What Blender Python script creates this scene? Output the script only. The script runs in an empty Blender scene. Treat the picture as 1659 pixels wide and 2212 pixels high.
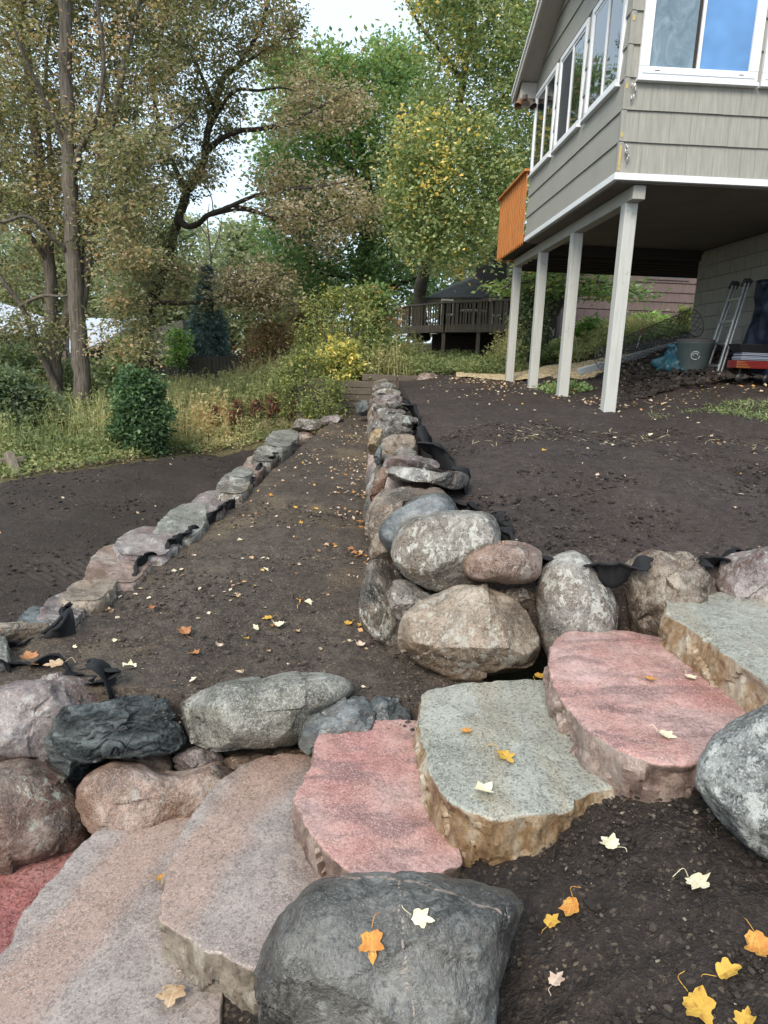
import bpy, math, random
import numpy as np
from mathutils import Matrix, Vector, noise as mnoise

# ------------------------------------------------------------------ camera
PITCH, ROLL, FPX, CAM_Z = 0.2236, 0.0355, 1468.8, 2.0      # focal length in pixels of a 1659 x 2212 frame
_c, _s = math.cos(PITCH), math.sin(PITCH)
_M = np.array([[math.cos(ROLL), -math.sin(ROLL), 0], [math.sin(ROLL), math.cos(ROLL), 0], [0, 0, 1]])
_rt, _up, _fw = _M @ np.array([1., 0, 0]), _M @ np.array([0, -_c, -_s]), _M @ np.array([0, -_s, _c])
WM = np.array([_rt, _fw, _up])
CP = np.array([0., 0., CAM_Z])
scene = bpy.context.scene
col = scene.collection
cam_d = bpy.data.cameras.new('camera'); cam = bpy.data.objects.new('camera', cam_d); col.objects.link(cam)
cam_d.sensor_fit = 'HORIZONTAL'; cam_d.sensor_width = 36.0; cam_d.lens = 36.0 * FPX / 1659.0
cam_d.clip_start = 0.05; cam_d.clip_end = 2000
_cm = np.column_stack([WM @ np.array([1., 0, 0]), WM @ np.array([0, -1., 0]), WM @ np.array([0, 0, -1.])])
cam.matrix_world = Matrix([[*_cm[0], 0], [*_cm[1], 0], [*_cm[2], CAM_Z], [0, 0, 0, 1]])
scene.camera = cam

# ------------------------------------------------------------------ sky, sun, exposure
SUN_EL, SUN_AZ = math.radians(42), math.radians(205)     # azimuth clockwise from +Y: behind the camera, to the left
world = bpy.data.worlds.new('World'); scene.world = world; world.use_nodes = True
wn = world.node_tree
bg = wn.nodes['Background']
sky = wn.nodes.new('ShaderNodeTexSky'); sky.sky_type = 'NISHITA'; sky.sun_disc = False
sky.sun_elevation = SUN_EL; sky.sun_rotation = SUN_AZ
sky.air_density = 1.0; sky.dust_density = 4.0; sky.ozone_density = 1.0
wmix = wn.nodes.new('ShaderNodeMix'); wmix.data_type = 'RGBA'
wmix.inputs[0].default_value = 0.80                       # a high even cloud sheet over the blue
wmix.inputs[7].default_value = (5.0, 6.1, 7.1, 1)
wn.links.new(sky.outputs[0], wmix.inputs[6]); wn.links.new(wmix.outputs[2], bg.inputs[0])
bg.inputs[1].default_value = 0.10
sun_d = bpy.data.lights.new('sun', 'SUN'); sun = bpy.data.objects.new('sun', sun_d); col.objects.link(sun)
sun_d.energy = 1.5; sun_d.angle = math.radians(25); sun_d.color = (1.0, 0.91, 0.77)
_sd = Vector((math.sin(SUN_AZ) * math.cos(SUN_EL), math.cos(SUN_AZ) * math.cos(SUN_EL), math.sin(SUN_EL)))
sun.rotation_euler = _sd.to_track_quat('Z', 'Y').to_euler(); sun.location = (-10, -15, 25)
vs = scene.view_settings
vs.view_transform = 'Standard'; vs.look = 'None'; vs.gamma = 1.0; vs.use_curve_mapping = False; vs.exposure = 1.2
scene.render.engine = 'CYCLES'
scene.cycles.use_denoising = True; scene.cycles.use_adaptive_sampling = True; scene.cycles.adaptive_threshold = 0.02
scene.cycles.max_bounces = 5; scene.cycles.diffuse_bounces = 3; scene.cycles.glossy_bounces = 3
scene.cycles.transmission_bounces = 4; scene.cycles.transparent_max_bounces = 6

# ------------------------------------------------------------------ helpers
rng = np.random.default_rng(7); random.seed(7)
def ray(x, y): return WM @ np.array([x - 829.5, y - 1106.0, FPX])
def P(x, y, Y):
    d = ray(x, y); return CP + d * (Y / d[1])
def G(x, y, z):
    d = ray(x, y); return CP + d * ((z - CAM_Z) / d[2])
def on_surface(x, y, zf, y0=1.0, y1=60.0):
    """where the sight line through a point meets the height field zf(X, Y)"""
    d = ray(x, y); prev = None
    for Y in np.geomspace(y0, y1, 500):
        q = CP + d * (Y / d[1])
        if q[2] <= float(zf(q[0], q[1])):
            if prev is not None:
                a, b = prev, Y
                for _ in range(20):
                    m = (a + b) / 2; q = CP + d * (m / d[1])
                    if q[2] <= float(zf(q[0], q[1])): b = m
                    else: a = m
                q = CP + d * (b / d[1])
            return q
        prev = Y
    return CP + d * (y1 / d[1])

def _hash(ix, iy, iz, seed):
    h = (ix.astype(np.int64) * 374761393 + iy.astype(np.int64) * 668265263 + iz.astype(np.int64) * 2147483647 + seed * 1274126177) & 0xffffffff
    h = ((h ^ (h >> 13)) * 1274126177) & 0xffffffff
    return ((h ^ (h >> 16)) & 0xffff) / 65535.0
def vnoise(p, seed=0):
    p = np.asarray(p, float); i = np.floor(p); f = p - i; f = f * f * (3 - 2 * f)
    ix, iy, iz = i[..., 0], i[..., 1], i[..., 2]; r = 0
    for dx in (0, 1):
        for dy in (0, 1):
            for dz in (0, 1):
                w = (f[..., 0] if dx else 1 - f[..., 0]) * (f[..., 1] if dy else 1 - f[..., 1]) * (f[..., 2] if dz else 1 - f[..., 2])
                r = r + w * _hash(ix + dx, iy + dy, iz + dz, seed)
    return r * 2 - 1
def fbm(p, octs=4, seed=0, gain=0.5):
    p = np.asarray(p, float); a, s, r = 1.0, 1.0, 0
    for o in range(octs):
        r = r + a * vnoise(p * s, seed + o * 17); a *= gain; s *= 2.03
    return r
def fbm2(X, Y, scale, octs=4, seed=0):
    return fbm(np.stack([X * scale, Y * scale, np.zeros_like(X) + 3.3], -1), octs, seed)
def sstep(a, b, x):
    t = np.clip((np.asarray(x, float) - a) / (b - a), 0, 1); return t * t * (3 - 2 * t)

def mesh_np(name, V, F, mat=None, smooth=False, face_attr=None, vert_attr=None):
    """V (n,3); F (m,3) or (m,4) int array, or a list of such arrays"""
    me = bpy.data.meshes.new(name)
    V = np.asarray(V, np.float32)
    Fs = [np.asarray(f, np.int32) for f in (F if isinstance(F, list) else [F]) if len(f)]
    me.vertices.add(len(V)); me.vertices.foreach_set('co', V.ravel())
    lv = np.concatenate([f.ravel() for f in Fs]); tot = np.concatenate([np.full(len(f), f.shape[1], np.int32) for f in Fs])
    st = np.concatenate([[0], np.cumsum(tot)[:-1]]).astype(np.int32)
    me.loops.add(len(lv)); me.loops.foreach_set('vertex_index', lv)
    me.polygons.add(len(tot)); me.polygons.foreach_set('loop_start', st); me.polygons.foreach_set('loop_total', tot)
    me.polygons.foreach_set('use_smooth', np.full(len(tot), bool(smooth)))
    for dom, at in (('FACE', face_attr), ('POINT', vert_attr)):
        for k, v in (at or {}).items():
            a = me.attributes.new(k, 'FLOAT', dom); a.data.foreach_set('value', np.asarray(v, np.float32))
    me.update(calc_edges=True)
    if mat: me.materials.append(mat)
    return me
def obj(name, me, parent=None, loc=None, rotz=0.0):
    o = bpy.data.objects.new(name, me); col.objects.link(o)
    if loc is not None: o.location = loc
    if rotz: o.rotation_euler = (0, 0, rotz)
    if parent: o.parent = parent
    return o
def tag(o, label=None, cat=None, group=None, kind=None):
    if label: o['label'] = label
    if cat: o['category'] = cat
    if group: o['group'] = group
    if kind: o['kind'] = kind
    return o
def thing(name, label, cat, loc=(0, 0, 0), rotz=0.0, group=None):
    return tag(obj(name, None, None, loc, rotz), label, cat, group)
def box_v(x0, x1, y0, y1, z0, z1):
    return np.array([(x0, y0, z0), (x1, y0, z0), (x1, y1, z0), (x0, y1, z0), (x0, y0, z1), (x1, y0, z1), (x1, y1, z1), (x0, y1, z1)], float)
BOX_F = np.array([(0, 3, 2, 1), (4, 5, 6, 7), (0, 1, 5, 4), (1, 2, 6, 5), (2, 3, 7, 6), (3, 0, 4, 7)])
def boxes_me(name, lst, mat):
    V = np.concatenate([box_v(*b) for b in lst]); F = np.concatenate([BOX_F + 8 * i for i in range(len(lst))])
    return mesh_np(name, V, F, mat)
def bevel(o, w=0.006, seg=2):
    m = o.modifiers.new('bevel', 'BEVEL'); m.width = w; m.segments = seg; m.limit_method = 'ANGLE'; return o
def box(name, x0, x1, y0, y1, z0, z1, mat, parent=None, bev=0.0):
    o = obj(name, boxes_me(name, [(x0, x1, y0, y1, z0, z1)], mat), parent)
    if bev: bevel(o, bev)
    return o
def bar_v(a, b, w, h):
    """box along a->b, w wide and h high across it"""
    a, b = np.asarray(a, float), np.asarray(b, float); d = (b - a) / np.linalg.norm(b - a)
    upv = np.array([0, 0, 1.]) if abs(d[2]) < 0.95 else np.array([0, 1., 0])
    s = np.cross(d, upv); s /= np.linalg.norm(s); t = np.cross(s, d)
    return np.array([q + s * i * w / 2 + t * j * h / 2 for q in (a, b) for i, j in ((-1, -1), (1, -1), (1, 1), (-1, 1))])
BAR_F = np.array([(0, 1, 2, 3), (7, 6, 5, 4), (0, 4, 5, 1), (1, 5, 6, 2), (2, 6, 7, 3), (3, 7, 4, 0)])
def bar(name, a, b, w, h, mat, parent=None, bev=0.0):
    o = obj(name, mesh_np(name, bar_v(a, b, w, h), BAR_F, mat), parent)
    if bev: bevel(o, bev)
    return o
def curve(pts, n=8):
    """Catmull-Rom through pts (any dimension)"""
    p = np.asarray(pts, float)
    if len(p) < 3: return np.array([p[0] + (p[-1] - p[0]) * t for t in np.linspace(0, 1, n + 1)])
    q = np.vstack([2 * p[0] - p[1], p, 2 * p[-1] - p[-2]]); out = []
    for i in range(1, len(q) - 2):
        for t in np.linspace(0, 1, n, endpoint=False):
            a, b, c, d = q[i - 1], q[i], q[i + 1], q[i + 2]
            out.append(0.5 * ((2 * b) + (c - a) * t + (2 * a - 5 * b + 4 * c - d) * t * t + (3 * b - a - 3 * c + d) * t ** 3))
    out.append(p[-1]); return np.array(out)
def tube(pts, rad, sides=6, V=None, F=None, cap=True):
    """append a tube to lists V, F (arrays with offsets)"""
    p = np.asarray(pts, float); n = len(p); rad = np.broadcast_to(np.asarray(rad, float), (n,))
    d = np.gradient(p, axis=0); d /= np.linalg.norm(d, axis=1)[:, None] + 1e-9
    ref = np.where(np.abs(d[:, 2:3]) < 0.9, np.array([[0, 0, 1.]]), np.array([[1., 0, 0]]))
    a = np.cross(d, ref); a /= np.linalg.norm(a, axis=1)[:, None] + 1e-9; b = np.cross(d, a)
    for i in range(1, n):                                   # keep the frame from flipping
        if a[i] @ a[i - 1] < 0: a[i], b[i] = -a[i], -b[i]
    th = np.linspace(0, 2 * np.pi, sides, endpoint=False)
    vv = p[:, None] + rad[:, None, None] * (np.cos(th)[None, :, None] * a[:, None] + np.sin(th)[None, :, None] * b[:, None])
    off = sum(len(x) for x in V)
    i = np.arange(n - 1)[:, None] * sides; j = np.arange(sides)[None]; k = (j + 1) % sides
    V.append(vv.reshape(-1, 3)); F.append((np.stack([i + j, i + k, i + sides + k, i + sides + j], -1).reshape(-1, 4)) + off)
    if cap and sides == 4: F.append(np.array([[off, off + 1, off + 2, off + 3]]) + (n - 1) * sides)
def tubes_me(name, lst, mat, sides=6, smooth=True):
    V, F = [], []
    for pts, r in lst: tube(pts, r, sides, V, F)
    return mesh_np(name, np.concatenate(V), np.concatenate(F), mat, smooth)

# ------------------------------------------------------------------ node materials
class NB:
    def __init__(s, name):
        s.m = bpy.data.materials.new(name); s.m.use_nodes = True; s.nt = s.m.node_tree
        s.b = s.nt.nodes['Principled BSDF']; s.out = s.nt.nodes['Material Output']
        s.tc = None
    def put(s, sock, v):
        if hasattr(v, 'links') or isinstance(v, bpy.types.NodeSocket): s.nt.links.new(v, sock)
        elif isinstance(v, (tuple, list)) and len(v) == 3 and sock.type == 'RGBA': sock.default_value = (*v, 1)
        else: sock.default_value = v
    def n(s, typ, ins=None, **props):
        nd = s.nt.nodes.new('ShaderNode' + typ)
        for k, v in props.items(): setattr(nd, k, v)
        for k, v in (ins or {}).items(): s.put(nd.inputs[k], v)
        return nd
    def obj(s, scale=None, rnd=False):
        v = s.n('TexCoord').outputs['Object']
        if rnd:
            r = s.n('ObjectInfo').outputs['Random']
            v = s.n('VectorMath', {0: v, 1: s.n('VectorMath', {0: r, 1: (37., 91., 53.)}, operation='MULTIPLY').outputs[0]}, operation='ADD').outputs[0]
        if scale is not None: v = s.n('Mapping', {'Vector': v, 'Scale': scale}).outputs[0]
        return v
    def geo(s, scale=None):
        v = s.n('NewGeometry').outputs['Position']
        if scale is not None: v = s.n('Mapping', {'Vector': v, 'Scale': scale}).outputs[0]
        return v
    def noise(s, vec, scale, detail=3.0, rough=0.55, dist=0.0):
        return s.n('TexNoise', {'Vector': vec, 'Scale': scale, 'Detail': detail, 'Roughness': rough, 'Distortion': dist}).outputs['Fac']
    def voro(s, vec, scale, feature='F1', out='Distance', rnd=1.0):
        return s.n('TexVoronoi', {'Vector': vec, 'Scale': scale, 'Randomness': rnd}, feature=feature).outputs[out]
    def ramp(s, fac, stops, interp='LINEAR'):
        nd = s.n('ValToRGB', {0: fac}); cr = nd.color_ramp; cr.interpolation = interp
        while len(cr.elements) > 1: cr.elements.remove(cr.elements[-1])
        for i, (p, c) in enumerate(stops):
            e = cr.elements[0] if i == 0 else cr.elements.new(p)
            e.position = p; e.color = (c, c, c, 1) if isinstance(c, (int, float)) else (*c, 1)
        return nd.outputs[0]
    def mix(s, fac, a, b, blend='MIX'):
        nd = s.n('Mix', None, data_type='RGBA', blend_type=blend)
        s.put(nd.inputs[0], fac); s.put(nd.inputs[6], a); s.put(nd.inputs[7], b); return nd.outputs[2]
    def math(s, op, a, b=0.0):
        return s.n('Math', {0: a, 1: b}, operation=op).outputs[0]
    def attr(s, name): return s.n('Attribute', None, attribute_name=name).outputs['Fac']
    def bump(s, h, strength=0.5, dist=0.01, normal=None):
        ins = {'Height': h, 'Strength': strength, 'Distance': dist}
        if normal is not None: ins['Normal'] = normal
        return s.n('Bump', ins).outputs[0]
    def done(s, color, rough=0.6, normal=None, spec=0.5, metal=0.0):
        s.put(s.b.inputs['Base Color'], color); s.put(s.b.inputs['Roughness'], rough)
        s.b.inputs['Specular IOR Level'].default_value = spec; s.put(s.b.inputs['Metallic'], metal)
        if normal is not None: s.put(s.b.inputs['Normal'], normal)
        return s.m
def plain(name, c, rough=0.6, var=0.12, scale=6.0, metal=0.0, bumps=0.0, spec=0.5):
    """painted or plain surface with a little unevenness and dirt"""
    b = NB(name); v = b.obj(rnd=True)
    n1 = b.noise(v, scale, 4); n2 = b.noise(v, scale * 9, 3)
    k = b.math('ADD', b.math('MULTIPLY', n1, 0.65), b.math('MULTIPLY', n2, 0.35))
    d = tuple(x * (1 - 2 * var) for x in c); l = tuple(min(1, x * (1 + var)) for x in c)
    return b.done(b.ramp(k, [(0.3, d), (0.5, c), (0.72, l)]), b.ramp(n2, [(0.3, max(0.02, rough - 0.1)), (0.7, min(1, rough + 0.1))]),
                  b.bump(n2, bumps, 0.004) if bumps else None, spec, metal)
def wood(name, c, rough=0.65, axis=(1.2, 14., 14.), dark=0.45, bumps=0.3):
    b = NB(name); v = b.obj(axis, rnd=True)
    g = b.noise(v, 4.0, 5, 0.65, 0.6); n2 = b.noise(b.obj(rnd=True), 3.0, 3)
    cc = b.ramp(g, [(0.25, tuple(x * dark for x in c)), (0.5, c), (0.78, tuple(min(1, x * 1.35) for x in c))])
    cc = b.mix(b.ramp(n2, [(0.4, 0.0), (0.75, 0.45)]), cc, tuple(x * 0.7 for x in c))
    return b.done(cc, rough, b.bump(g, bumps, 0.004))

# ------------------------------------------------------------------ terrain
def z_mid(X, Y): return np.interp(Y, [0, 3, 5, 8, 14, 20], [.36, .40, .54, .67, .78, .85])
def z_up(X, Y):
    X, Y = np.asarray(X, float), np.asarray(Y, float)
    return np.interp(Y, [0, 3.4, 5.2, 8, 11, 13.4, 16], [.93, .95, 1.24, 1.49, 1.56, 1.63, 1.72]) + .25 * sstep(2.9, 4.7, X) * sstep(6.5, 9.2, Y) + np.clip(X - 2.45, 0, 3.2) * (.18 + .035 * np.minimum(Y - 11, 1.6)) * sstep(8.8, 10.8, Y) - .11 * (1 - sstep(.35, 1.1, X)) * sstep(3.6, 4.6, Y)
def z_fore(X, Y):
    X = np.asarray(X, float)
    return np.where(X < .95, .35 + .38 * (X - .35), .578 + .12 * (X - .95)) + 0 * np.asarray(Y, float)
def z_bg(X, Y):
    X, Y = np.asarray(X, float), np.asarray(Y, float)
    L = np.interp(Y, [-20, 0, 6, 9, 12.5, 16, 22, 30, 45, 80, 400], [-.3, -.2, 0, .1, .25, .4, .7, 1.0, 1.3, 1.6, 2])
    R = np.interp(Y, [-20, 0, 13, 14.4, 15.4, 18, 22, 30, 45, 80, 400], [-.5, -.5, -.2, .3, 1.5, 1.68, 2.0, 2.6, 3.0, 3.2, 3.5])
    w = sstep(-5, -1.2, X)
    return L * (1 - w) + R * w + .75 * sstep(3, 8, X) * sstep(13, 17, Y)

def soil_mat(name, c, pale=0.4, tracks=False, red=0.0, sand=0.0):
    b = NB(name); v = b.geo()
    n1 = b.noise(v, 1.3, 4); n2 = b.noise(v, 14, 4, .7); n3 = b.noise(v, 70, 2, .7); cell = b.voro(v, 95, out='Color')
    cc = b.ramp(n1, [(.3, tuple(x * .72 for x in c)), (.5, c), (.72, tuple(x * 1.35 for x in c))])
    cc = b.mix(b.ramp(n2, [(.36, .75), (.6, 0.)]), cc, tuple(x * .35 for x in c))
    cc = b.mix(b.ramp(n3, [(.52, 0.), (.75, .6)]), cc, tuple(x * 2.2 for x in c))
    cc = b.mix(b.math('MULTIPLY', b.ramp(cell, [(.80, 0.), (.86, 1.)]), b.math('MULTIPLY', b.ramp(b.noise(v, 4, 3), [(.4, .15), (.65, 1.)]), pale)), cc, (.26, .20, .14))
    if sand: cc = b.mix(b.math('MULTIPLY', b.ramp(b.math('ADD', b.noise(v, 1.1, 4, .6), b.math('MULTIPLY', n3, .25)), [(.66, 0.), (.80, 1.)]), sand), cc, (.20, .15, .095))
    if red: cc = b.mix(b.math('MULTIPLY', b.ramp(b.noise(v, .9, 3), [(.4, 0.), (.6, 1.)]), red), cc, (.075, .028, .02))
    h = b.math('ADD', b.math('MULTIPLY', n2, .6), b.math('MULTIPLY', n3, .4))
    nrm = b.bump(h, 1.0, .035)
    if tracks:
        # cleat marks left by a tracked loader: two bands of parallel ridges
        for (ox, oy, ang, wid, k) in ((-3.3, 6.0, .62, .24, 1.0), (-3.0, 9.4, .95, .2, .6)):
            ca, sa = math.cos(ang), math.sin(ang)
            al = b.n('VectorMath', {0: v, 1: (sa, ca, 0)}, operation='DOT_PRODUCT').outputs['Value']
            ac = b.n('VectorMath', {0: v, 1: (ca, -sa, 0)}, operation='DOT_PRODUCT').outputs['Value']
            wob = b.math('MULTIPLY', b.math('SUBTRACT', b.noise(v, .8, 2), .5), .35)
            ac = b.math('ADD', b.math('SUBTRACT', ac, ox * ca - oy * sa), wob)
            msk = b.ramp(b.math('DIVIDE', b.math('ABSOLUTE', ac), wid), [(.75, 1.), (1., 0.)])
            wv = b.math('SINE', b.math('MULTIPLY', al, 2 * math.pi / .085))
            hgt = b.math('MULTIPLY', b.math('MULTIPLY', wv, msk), b.ramp(b.noise(v, 1.7, 2), [(.45, .0), (.62, 1.)]))
            nrm = b.bump(hgt, .28 * k, .02, nrm)
            cc = b.mix(b.math('MULTIPLY', b.ramp(hgt, [(.2, 0.), (.9, 1.)]),   .25 * k), cc, tuple(x * 1.9 for x in c))
    return b.done(cc, b.ramp(n2, [(.3, .75), (.7, .95)]), nrm, .25)
SOIL = soil_mat('soil_topsoil', (.082, .065, .053), .6, sand=.5)
SOIL_UP = soil_mat('soil_dark_topsoil', (.050, .040, .0365), .4, red=.10)
SOIL_FORE = soil_mat('soil_moist', (.034, .0265, .0225), .5)
SOIL_LOW = soil_mat('soil_graded', (.050, .039, .033), .35, tracks=True)
MEADOW = soil_mat('meadow_ground', (.14, .12, .06), .4)

def grid_sheet(name, XX, YY, zf, mat, rough=((1.7, .03, 2), (5, .018, 3), (15, .009, 3), (40, .004, 2)), skirt=0.0, seed=1, kind='structure'):
    Z = zf(XX, YY) + sum(a * fbm2(XX, YY, sc, oc, seed + k * 5) for k, (sc, a, oc) in enumerate(rough))
    ny, nx = XX.shape
    V = np.stack([XX, YY, Z], -1)
    if skirt:
        top = V.copy(); ring = []
        V = np.concatenate([np.concatenate([V[:1] - [0, 0, skirt], V, V[-1:] - [0, 0, skirt]], 0)], 0)
        V = np.concatenate([V[:, :1] - [0, 0, skirt], V, V[:, -1:] - [0, 0, skirt]], 1); ny += 2; nx += 2
    i = np.arange(ny - 1)[:, None] * nx; j = np.arange(nx - 1)[None]
    F = np.stack([i + j, i + j + 1, i + nx + j + 1, i + nx + j], -1).reshape(-1, 4)
    return tag(obj(name, mesh_np(name, V.reshape(-1, 3), F, mat, True)), kind=kind)
def spaced(a, b, d0, k):
    out = [a]; d = d0
    while out[-1] < b: out.append(out[-1] + d); d = min(d * k, 6.0)
    return np.array(out)
# the wide ground, out to the horizon
gx = np.concatenate([-spaced(0, 420, .3, 1.045)[::-1][:-1], spaced(0, 420, .3, 1.045)])
gy = np.concatenate([[-60, -20, -6, -2], spaced(0, 500, .3, 1.03)])
XX, YY = np.meshgrid(gx, gy)
grid_sheet('ground', XX, YY, z_bg, MEADOW, ((.5, .05, 3), (4, .015, 2)))
# freshly graded lower soil on the left
_le = np.array([on_surface(x, y, z_bg, 5, 40)[:2] for x, y in ((-250, 1075), (-100, 1055), (0, 1042), (100, 1022), (240, 1002), (400, 980), (560, 958), (610, 948))])
def low_edge(x): return np.interp(x, _le[:, 0], _le[:, 1])
tt = np.linspace(0, 1, 150)[:, None]; xs = np.linspace(-12, -1.0, 160)[None]
XX = np.repeat(xs, 150, 0); top = low_edge(xs) + .25 * fbm2(xs, xs * 0, 1.7, 3, 3) + .1 * fbm2(xs, xs * 0, 6, 3, 4)
YY = .5 + (top - .5) * tt
grid_sheet('lower_soil', XX, YY, lambda X, Y: z_bg(X, Y) + .03 - .06 * sstep(.97, 1.0, (Y - .5) / (top - .5)), SOIL_LOW, ((1.5, .02, 3), (6, .006, 2)))
# middle terrace between the two boulder walls
def wall_l(Y): return np.interp(Y, [2.5, 3.6, 4.8, 6.0, 9.4, 13, 16], [-2.25, -1.88, -1.62, -1.45, -1.26, -1.05, -.9])
def wall_r(Y): return np.interp(Y, [2.5, 3.5, 5.4, 8.5, 14, 16], [.3, -.02, -.12, -.22, -.38, -.42])
yy = spaced(2.96, 15.2, .03, 1.012)[:, None]; ss = np.linspace(0, 1, 90)[None]
xl, xr = wall_l(yy) + .02, wall_r(yy) + .45
XX = xl + (xr - xl) * ss; YY = np.repeat(yy, 90, 1)
grid_sheet('middle_terrace', XX, YY, z_mid, SOIL, skirt=.6, seed=11)
# upper terrace under and before the house
yy = spaced(3.42, 16.0, .035, 1.012)[:, None]; xq = spaced(0, 9.5, .035, 1.02)[None]
XX = np.repeat(np.interp(yy, [3.4, 14, 16], [.42, .22, .2]), xq.shape[1], 1) + xq; YY = np.repeat(yy, xq.shape[1], 1)
grid_sheet('upper_terrace', XX, YY, z_up, SOIL_UP, ((1.4, .03, 2), (4, .018, 3), (13, .011, 3), (40, .005, 2)), skirt=.5, seed=23)
# soil bank on the near side of the steps
XX, YY = np.meshgrid(np.linspace(-1.6, 3.2, 300), spaced(.35, 2.25, .011, 1.004))
grid_sheet('soil_bank', XX, YY, z_fore, SOIL_FORE, ((2.5, .025, 3), (9, .014, 3), (24, .008, 3), (60, .005, 2)), seed=31)

# the bank goes on to the right, rising to the upper terrace
XX, YY = np.meshgrid(np.linspace(1.75, 10.0, 120), np.linspace(.3, 3.6, 70))
grid_sheet('soil_slope', XX, YY, lambda X, Y: (z_fore(X, Y) - .02) * (1 - sstep(2.2, 3.55, Y)) + (z_up(X, 3.5) - .01) * sstep(2.2, 3.55, Y) - .25 * sstep(2.1, 1.75, X), SOIL_FORE, ((2.5, .02, 3), (12, .008, 3)), seed=41)

# ------------------------------------------------------------------ stone
def stone(name, mid, dark, light, fd=.35, fl=.35, grain=110, lichen=0.0, lich_c=(.42, .42, .38), stain=0.0, stain_c=(.10, .055, .03),
          rough=.42, bmp=.55, patch=2.6, band=None, side=None, layered=False, vein=None, crack=0.0, dim=.70, pit=.75, seam=None):
    b = NB(name); v = b.obj(rnd=True)
    wv = b.n('VectorMath', {0: v, 1: b.n('VectorMath', {0: b.n('TexNoise', {'Vector': v, 'Scale': 5.0, 'Detail': 3.0}).outputs['Color'], 1: (.12, .12, .12)}, operation='MULTIPLY').outputs[0]}, operation='ADD').outputs[0]
    vv = b.n('Mapping', {'Vector': wv, 'Scale': (1, 1, 5.5), 'Rotation': (.25, .18, 0)}).outputs[0] if layered else wv
    big = b.noise(vv, patch, 3, .6); medn = b.noise(vv, patch * 4.2, 6, .74); fine = b.noise(vv, 62, 3, .75)
    dark, mid, light = (tuple(x * dim for x in c) for c in (dark, mid, light))
    cc = b.ramp(big, [(.36, dark), (.48, mid), (.62, light)])
    cc = b.mix(1.0, cc, b.ramp(medn, [(.30, .72), (.5, 1.0), (.70, 1.25)] if side else [(.30, .30), (.43, .80), (.55, 1.12), (.72, 1.75)]), 'MULTIPLY')
    cc = b.mix(b.ramp(fine, [(.30, pit), (.45, 0.)]), cc, tuple(x * .35 for x in dark))
    if seam:
        sc_, x0, x1, amt = seam; o3 = b.n('SeparateXYZ', {0: b.obj()})
        xw = b.math('ADD', b.math('ADD', o3.outputs[0], b.math('MULTIPLY', o3.outputs[1], -.25)), b.math('MULTIPLY', b.math('SUBTRACT', b.noise(v, 3.0, 4, .65), .5), .22))
        inb = b.math('MULTIPLY', b.ramp(b.math('ADD', b.math('SUBTRACT', xw, x0), .5), [(.47, 0.), (.53, 1.)]), b.ramp(b.math('ADD', b.math('SUBTRACT', xw, x1), .5), [(.46, 1.), (.54, 0.)]))
        cc = b.mix(b.math('MULTIPLY', inb, amt), cc, sc_)
    if band:
        bc, bscale, brot, bamt = band
        bn = b.noise(b.n('Mapping', {'Vector': wv, 'Scale': bscale, 'Rotation': (0, 0, brot)}).outputs[0], 1.0, 3, .55)
        bn = b.math('ADD', bn, b.math('MULTIPLY', b.math('SUBTRACT', fine, .5), .25))
        cc = b.mix(b.ramp(bn, [(.50, 0.), (.60, bamt)]), cc, bc)
    if stain: cc = b.mix(b.math('MULTIPLY', b.ramp(b.noise(wv, 3.1, 5, .7), [(.49, 0.), (.60, 1.)]), stain), cc, stain_c)
    cell = b.voro(v, grain, out='Color'); cell2 = b.voro(v, grain * 2.1, out='Color')
    cc = b.mix(b.math('MULTIPLY', b.ramp(cell, [(.26, 1.), (.36, 0.)]), fd), cc, tuple(x * .3 for x in dark))
    cc = b.mix(b.math('MULTIPLY', b.ramp(cell2, [(.64, 0.), (.76, 1.)]), fl), cc, tuple(min(.75, x * 1.45 + .03) for x in light))
    if lichen:
        ln = b.math('ADD', b.noise(b.n('Mapping', {'Vector': wv, 'Scale': (1, 1, .6)}).outputs[0], 24, 5, .8), b.math('MULTIPLY', b.math('SUBTRACT', b.noise(wv, 3.0, 2), .5), .45))
        cc = b.mix(b.math('MULTIPLY', b.ramp(ln, [(.56, 0.), (.62, 1.)]), lichen), cc, lich_c)
    if side:
        dm = b.math('MULTIPLY', b.ramp(b.noise(wv, 2.6, 4, .65), [(.49, 0.), (.60, 1.)]), .22); cc = b.mix(dm, cc, b.mix(1.0, cc, (.45, .43, .42), 'MULTIPLY'))
        sm = b.math('MULTIPLY', b.ramp(b.noise(wv, 6.5, 5, .75), [(.62, 0.), (.70, 1.)]), .25); cc = b.mix(sm, cc, (.06, .045, .036))
        s_mid, s_dark, s_light = side
        sn = b.noise(b.n('Mapping', {'Vector': wv, 'Scale': (1, 1, .5)}).outputs[0], 5.0, 6, .75)
        sc = b.ramp(sn, [(.36, s_dark), (.48, s_mid), (.62, s_light)])
        sc = b.mix(b.ramp(fine, [(.3, .5), (.5, 0.)]), sc, tuple(x * .5 for x in s_dark))
        cc = b.mix(b.ramp(b.math('ADD', b.attr('side'), b.math('MULTIPLY', b.math('SUBTRACT', medn, .5), 1.0)), [(.44, 0.), (.56, 1.)]), cc, sc)
    if vein: cc = b.mix(b.math('MULTIPLY', b.ramp(b.math('ADD', b.attr('vein'), b.math('MULTIPLY', b.math('SUBTRACT', fine, .5), .9)), [(.4, 0.), (.65, 1.)]), .7), cc, vein)
    cr = b.voro(wv, 3.5, 'DISTANCE_TO_EDGE') if crack else None
    h = b.math('ADD', b.math('MULTIPLY', medn, .55), b.math('ADD', b.math('MULTIPLY', fine, .28), b.math('MULTIPLY', cell, .10)))
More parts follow.
